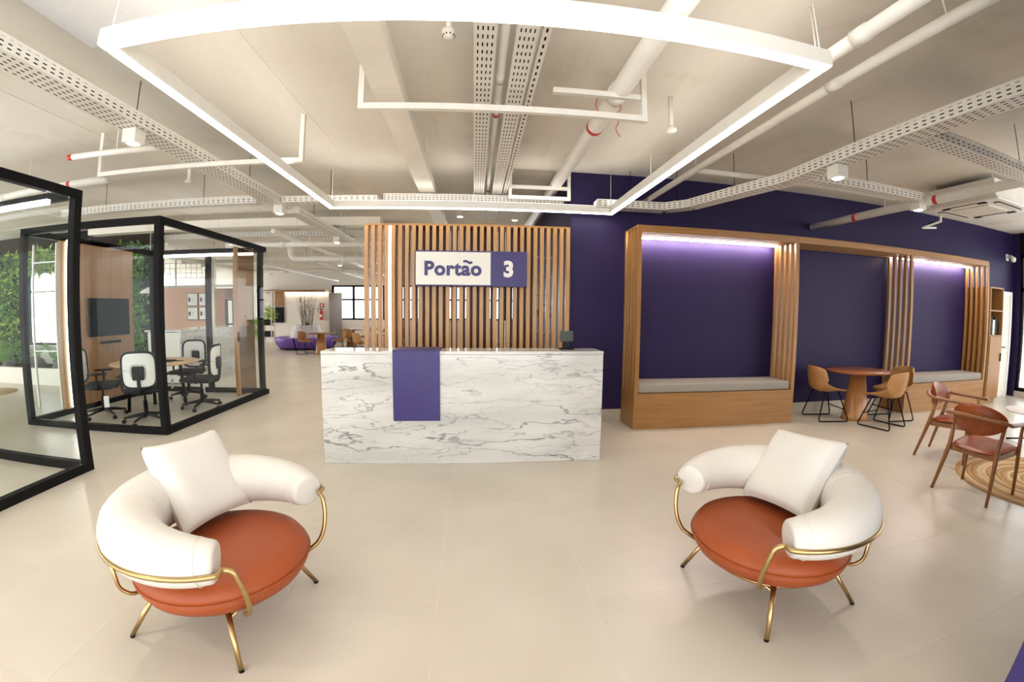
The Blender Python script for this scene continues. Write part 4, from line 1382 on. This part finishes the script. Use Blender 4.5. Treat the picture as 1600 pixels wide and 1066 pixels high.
d3 = thing('ventilation_duct', 'cream duct crossing the ceiling above the far tables', 'duct', (-5, 16.2, 2.98))
for k in range(4):
    MB().box(-9.2 + k * 1.9 + .002, -7.3 + k * 1.9 - .002, 16.0, 16.35, 3.05, 3.28, 'duct', .004, 1).build('duct_section', None, d3, world=True)

def hanger_frame(label, x0, x1, y, z, left=True, right=True, extra=()):
    t = thing('hanger_frame', label, 'frame', ((x0 + x1) / 2, y, z), group='white trapeze hangers')
    MB().box(x0, x1, y - .02, y + .02, z, z + .045, 'white_metal').build('cross_bar', None, t, world=True)
    if left: MB().box(x0, x0 + .04, y - .02, y + .02, z + .046, CEIL - .003, 'white_metal').build('drop', None, t, world=True)
    if right: MB().box(x1 - .04, x1, y - .02, y + .02, z + .046, CEIL - .003, 'white_metal').build('drop', None, t, world=True)
    for (a, b, zz) in extra:
        MB().box(a, b, y - .02, y + .02, zz, zz + .04, 'white_metal').build('cross_bar', None, t, world=True)
    return t
hanger_frame('white trapeze hanger under the slim perforated trays', -.86, 1.27, 2.98, 2.95, extra=((.55, 1.225, 3.12),))
hanger_frame('white trapeze hanger above the near glass booth', -4.0, -1.66, 3.98, 2.92, left=True)
hanger_frame('white trapeze hanger in front of the purple wall corner', .42, 1.24, 5.44, 2.98, extra=((.46, 1.2, 3.12),))
hanger_frame('long white bar below the right pipes', 2.31, 5.12, 4.05, 2.985, left=False, right=False)

def downlight(label, x, y, z0, on=True, w=.13):
    t = thing('downlight', label, 'light', (x, y, z0), group='white cube downlights')
    MB().box(-w / 2, w / 2, -w / 2, w / 2, .004, .12, 'white_metal', .004, 1).build('housing', None, t)
    MB().lathe([(0, 0), (w * .36, 0), (w * .36, .0038), (0, .0038)], 20, (0, 0, 0), 'lamp').build('lens', None, t)
    if z0 + .12 < CEIL - .35 and abs(z0 - 2.85) > .02:
        pass
    if on:
        ld = bpy.data.lights.new('downlight_beam', 'SPOT')
        ld.energy = SPOT; ld.spot_size = R(125); ld.spot_blend = .8; ld.color = (1, .92, .80); ld.shadow_soft_size = .05
        lo = bpy.data.objects.new('beam', ld); COL.objects.link(lo)
        lo.parent = t; lo.location = (0, 0, -.012)
downlight('white cube downlight under the left tray, nearest the camera', -2.78, 3.10, 2.848)
downlight('white cube downlight at the far end of the left tray', -2.74, 5.80, 2.848)
downlight('white cube downlight under the right tray', 3.19, 3.10, 2.748)
downlight('white cube downlight under the farther right branch tray', 5.06, 3.66, 2.78)
downlight('white cube downlight in the corridor, first beyond the booth', -2.72, 8.25, 2.828)
downlight('white cube downlight near the air conditioner end', 8.2, 4.1, CEIL - .125)
for k, (x, y) in enumerate(((-4.6, 9.4), (-6.8, 9.4), (-4.0, 12.4), (-6.4, 12.4), (-8.3, 12.4))):
    downlight(['white cube downlight over the corridor beside the back counter', 'white cube downlight above the back counter', 'white cube downlight on the far tray, right one', 'white cube downlight on the far tray, middle one', 'white cube downlight on the far tray, left one'][k], x, y, 2.828 if k > 1 else CEIL - .225)
for k, (x, y) in enumerate(((-3.6, 16.5), (-5.8, 18.9), (-7.9, 16.5), (-.3, 7.9), (.75, 8.1))):
    downlight(['white ceiling downlight above the far tables', 'white ceiling downlight near the far window', 'white ceiling downlight above the purple sofa', 'white ceiling downlight behind the slat screen, left one', 'white ceiling downlight behind the slat screen, right one'][k], x, y, CEIL - .125)
# lamps of the same ceiling grid behind the camera
for k, (x, y) in enumerate(((-2.78, .4), (3.2, .4), (7.6, 1.2), (0.3, -1.6))):
    downlight(['white cube downlight on the left tray behind the viewpoint', 'white cube downlight on the right tray behind the viewpoint', 'white cube downlight over the cognac chairs', 'white cube downlight behind the viewpoint, middle one'][k], x, y, 2.745 if k == 1 else (2.848 if k == 0 else CEIL - .125))

# smoke detector, sprinkler, air conditioner
sd = thing('smoke_detector', 'small white smoke detector on a stem at the top of the picture', 'detector', (-.19, 2.52, 3.20))
MB().tube([(0, 0, .05), (0, 0, CEIL - 3.203)], .018, 10, 'white_pipe').build('stem', None, sd)
MB().lathe([(0, 0), (.03, 0), (.035, .02), (.035, .022), (.045, .03), (.045, .06), (.02, .075)], 18, (0, 0, 0), 'white_metal').build('head', None, sd)
for k in range(10):
    a = 2 * PI * k / 10
    MB().box(.036 * math.cos(a) - .004, .036 * math.cos(a) + .004, .036 * math.sin(a) - .004, .036 * math.sin(a) + .004, .02, .031, 'black').build('slot', None, sd)
for k, (x, y, lab) in enumerate(((-3.55, 4.95, 'white elbow sensor above the glass booth'), (1.66, 3.36, 'white drop pipe sensor beside the parallel pipes'))):
    t = thing('ceiling_sensor', lab, 'sensor', (x, y, 3.08), group='ceiling sensors')
    MB().tube([(0, 0, .02), (0, 0, CEIL - 3.083)], .022, 10, 'white_pipe').build('stem', None, t)
    MB().lathe([(0, 0), (.045, .0), (.05, .02), (.03, .035)], 16, (0, 0, 0), 'white_metal').build('head', None, t)

acu = thing('air_conditioner', 'white square ceiling cassette air conditioner at the upper right', 'air conditioner', (6.75, 3.85, 3.03))
MB().box(-.46, .46, -.50, .50, .05, .30, 'white_metal', .01, 2).build('casing', None, acu)
MB().box(-.52, .52, -.56, .56, .012, .05, 'white_metal', .012, 2).build('fascia', None, acu)
g = MB().box(-.27, .27, -.29, .29, 0, .0118, 'duct', .004, 1).build('grille', None, acu)
for k in range(9):
    MB().box(-.25 + k * .06, -.24 + k * .06, -.27, .27, -.003, .0, 'white_metal').build('grille_bar', None, g)
for sx, sy, lx, ly in ((0, -.43, .33, .04), (0, .43, .33, .04), (-.41, 0, .04, .33), (.41, 0, .04, .33)):
    MB().box(sx - lx, sx + lx, sy - ly, sy + ly, .004, .0118, 'black').build('air_slot', None, acu)
    MB().box(sx - lx * .95, sx + lx * .95, sy - ly * .6, sy + ly * .6, .0, .0038, 'white_metal').build('flap', None, acu)
for sx in (-.4, .4):
    for sy in (-.44, .44):
        MB().tube([(sx, sy, .3), (sx, sy, CEIL - 3.033)], .006, 6, 'white_metal').build('hanger', None, acu)
acp = thing('projector_bracket', 'white folded bracket hanging near the air conditioner', 'bracket', (7.4, 5.0, 2.98))
MB().obox((-.05, -.1, .418), (-.05, -.1, .12), .03, .03, 'white_metal', (0, 1, 0)).build('drop', None, acp)
MB().obox((-.05, -.1, .13), (-.25, .1, .03), .03, .03, 'white_metal').build('arm', None, acp)
MB().obox((-.25, .1, .03), (.25, .2, .10), .03, .03, 'white_metal').build('arm', None, acp)
MB().box(.05, .17, .05, .2, .12, .17, 'black_plastic', .01, 2).build('sensor_head', None, acp)

# loose cables
wire = MB().tube(smooth_path([(.52, 5.6, 3.0), (.62, 5.62, 2.9), (.78, 5.62, 2.88), (.98, 5.62, 3.0)], .1, 5), .006, 6, 'white_metal').build('loose_cable')
tag(wire, 'loose white cable drooping between tray and thick pipe', 'cable')
rc = MB()
rc.tube([(1.00 + .1 * math.cos(a), 3.07 + .012 * math.sin(a * 2), 3.11 + .09 * math.sin(a)) for a in [2 * PI * k / 24 for k in range(24)]], .0035, 5, 'red', closed=True)
rc.tube(smooth_path([(1.06, 3.07, 3.03), (1.08, 3.06, 2.97), (1.05, 3.07, 2.92), (1.09, 3.07, 2.86)], .03, 4), .0035, 5, 'red')
tag(rc.build('red_cord'), 'thin red cord tied round the thick pipe', 'cord')

# ================================================================== OUTSIDE
tag(MB().box(XR + 6, XR + 6.4, -6, 9, 0, 1.5, 'building').build('neighbour_wall'), 'pale low wall outside the right window', 'wall')
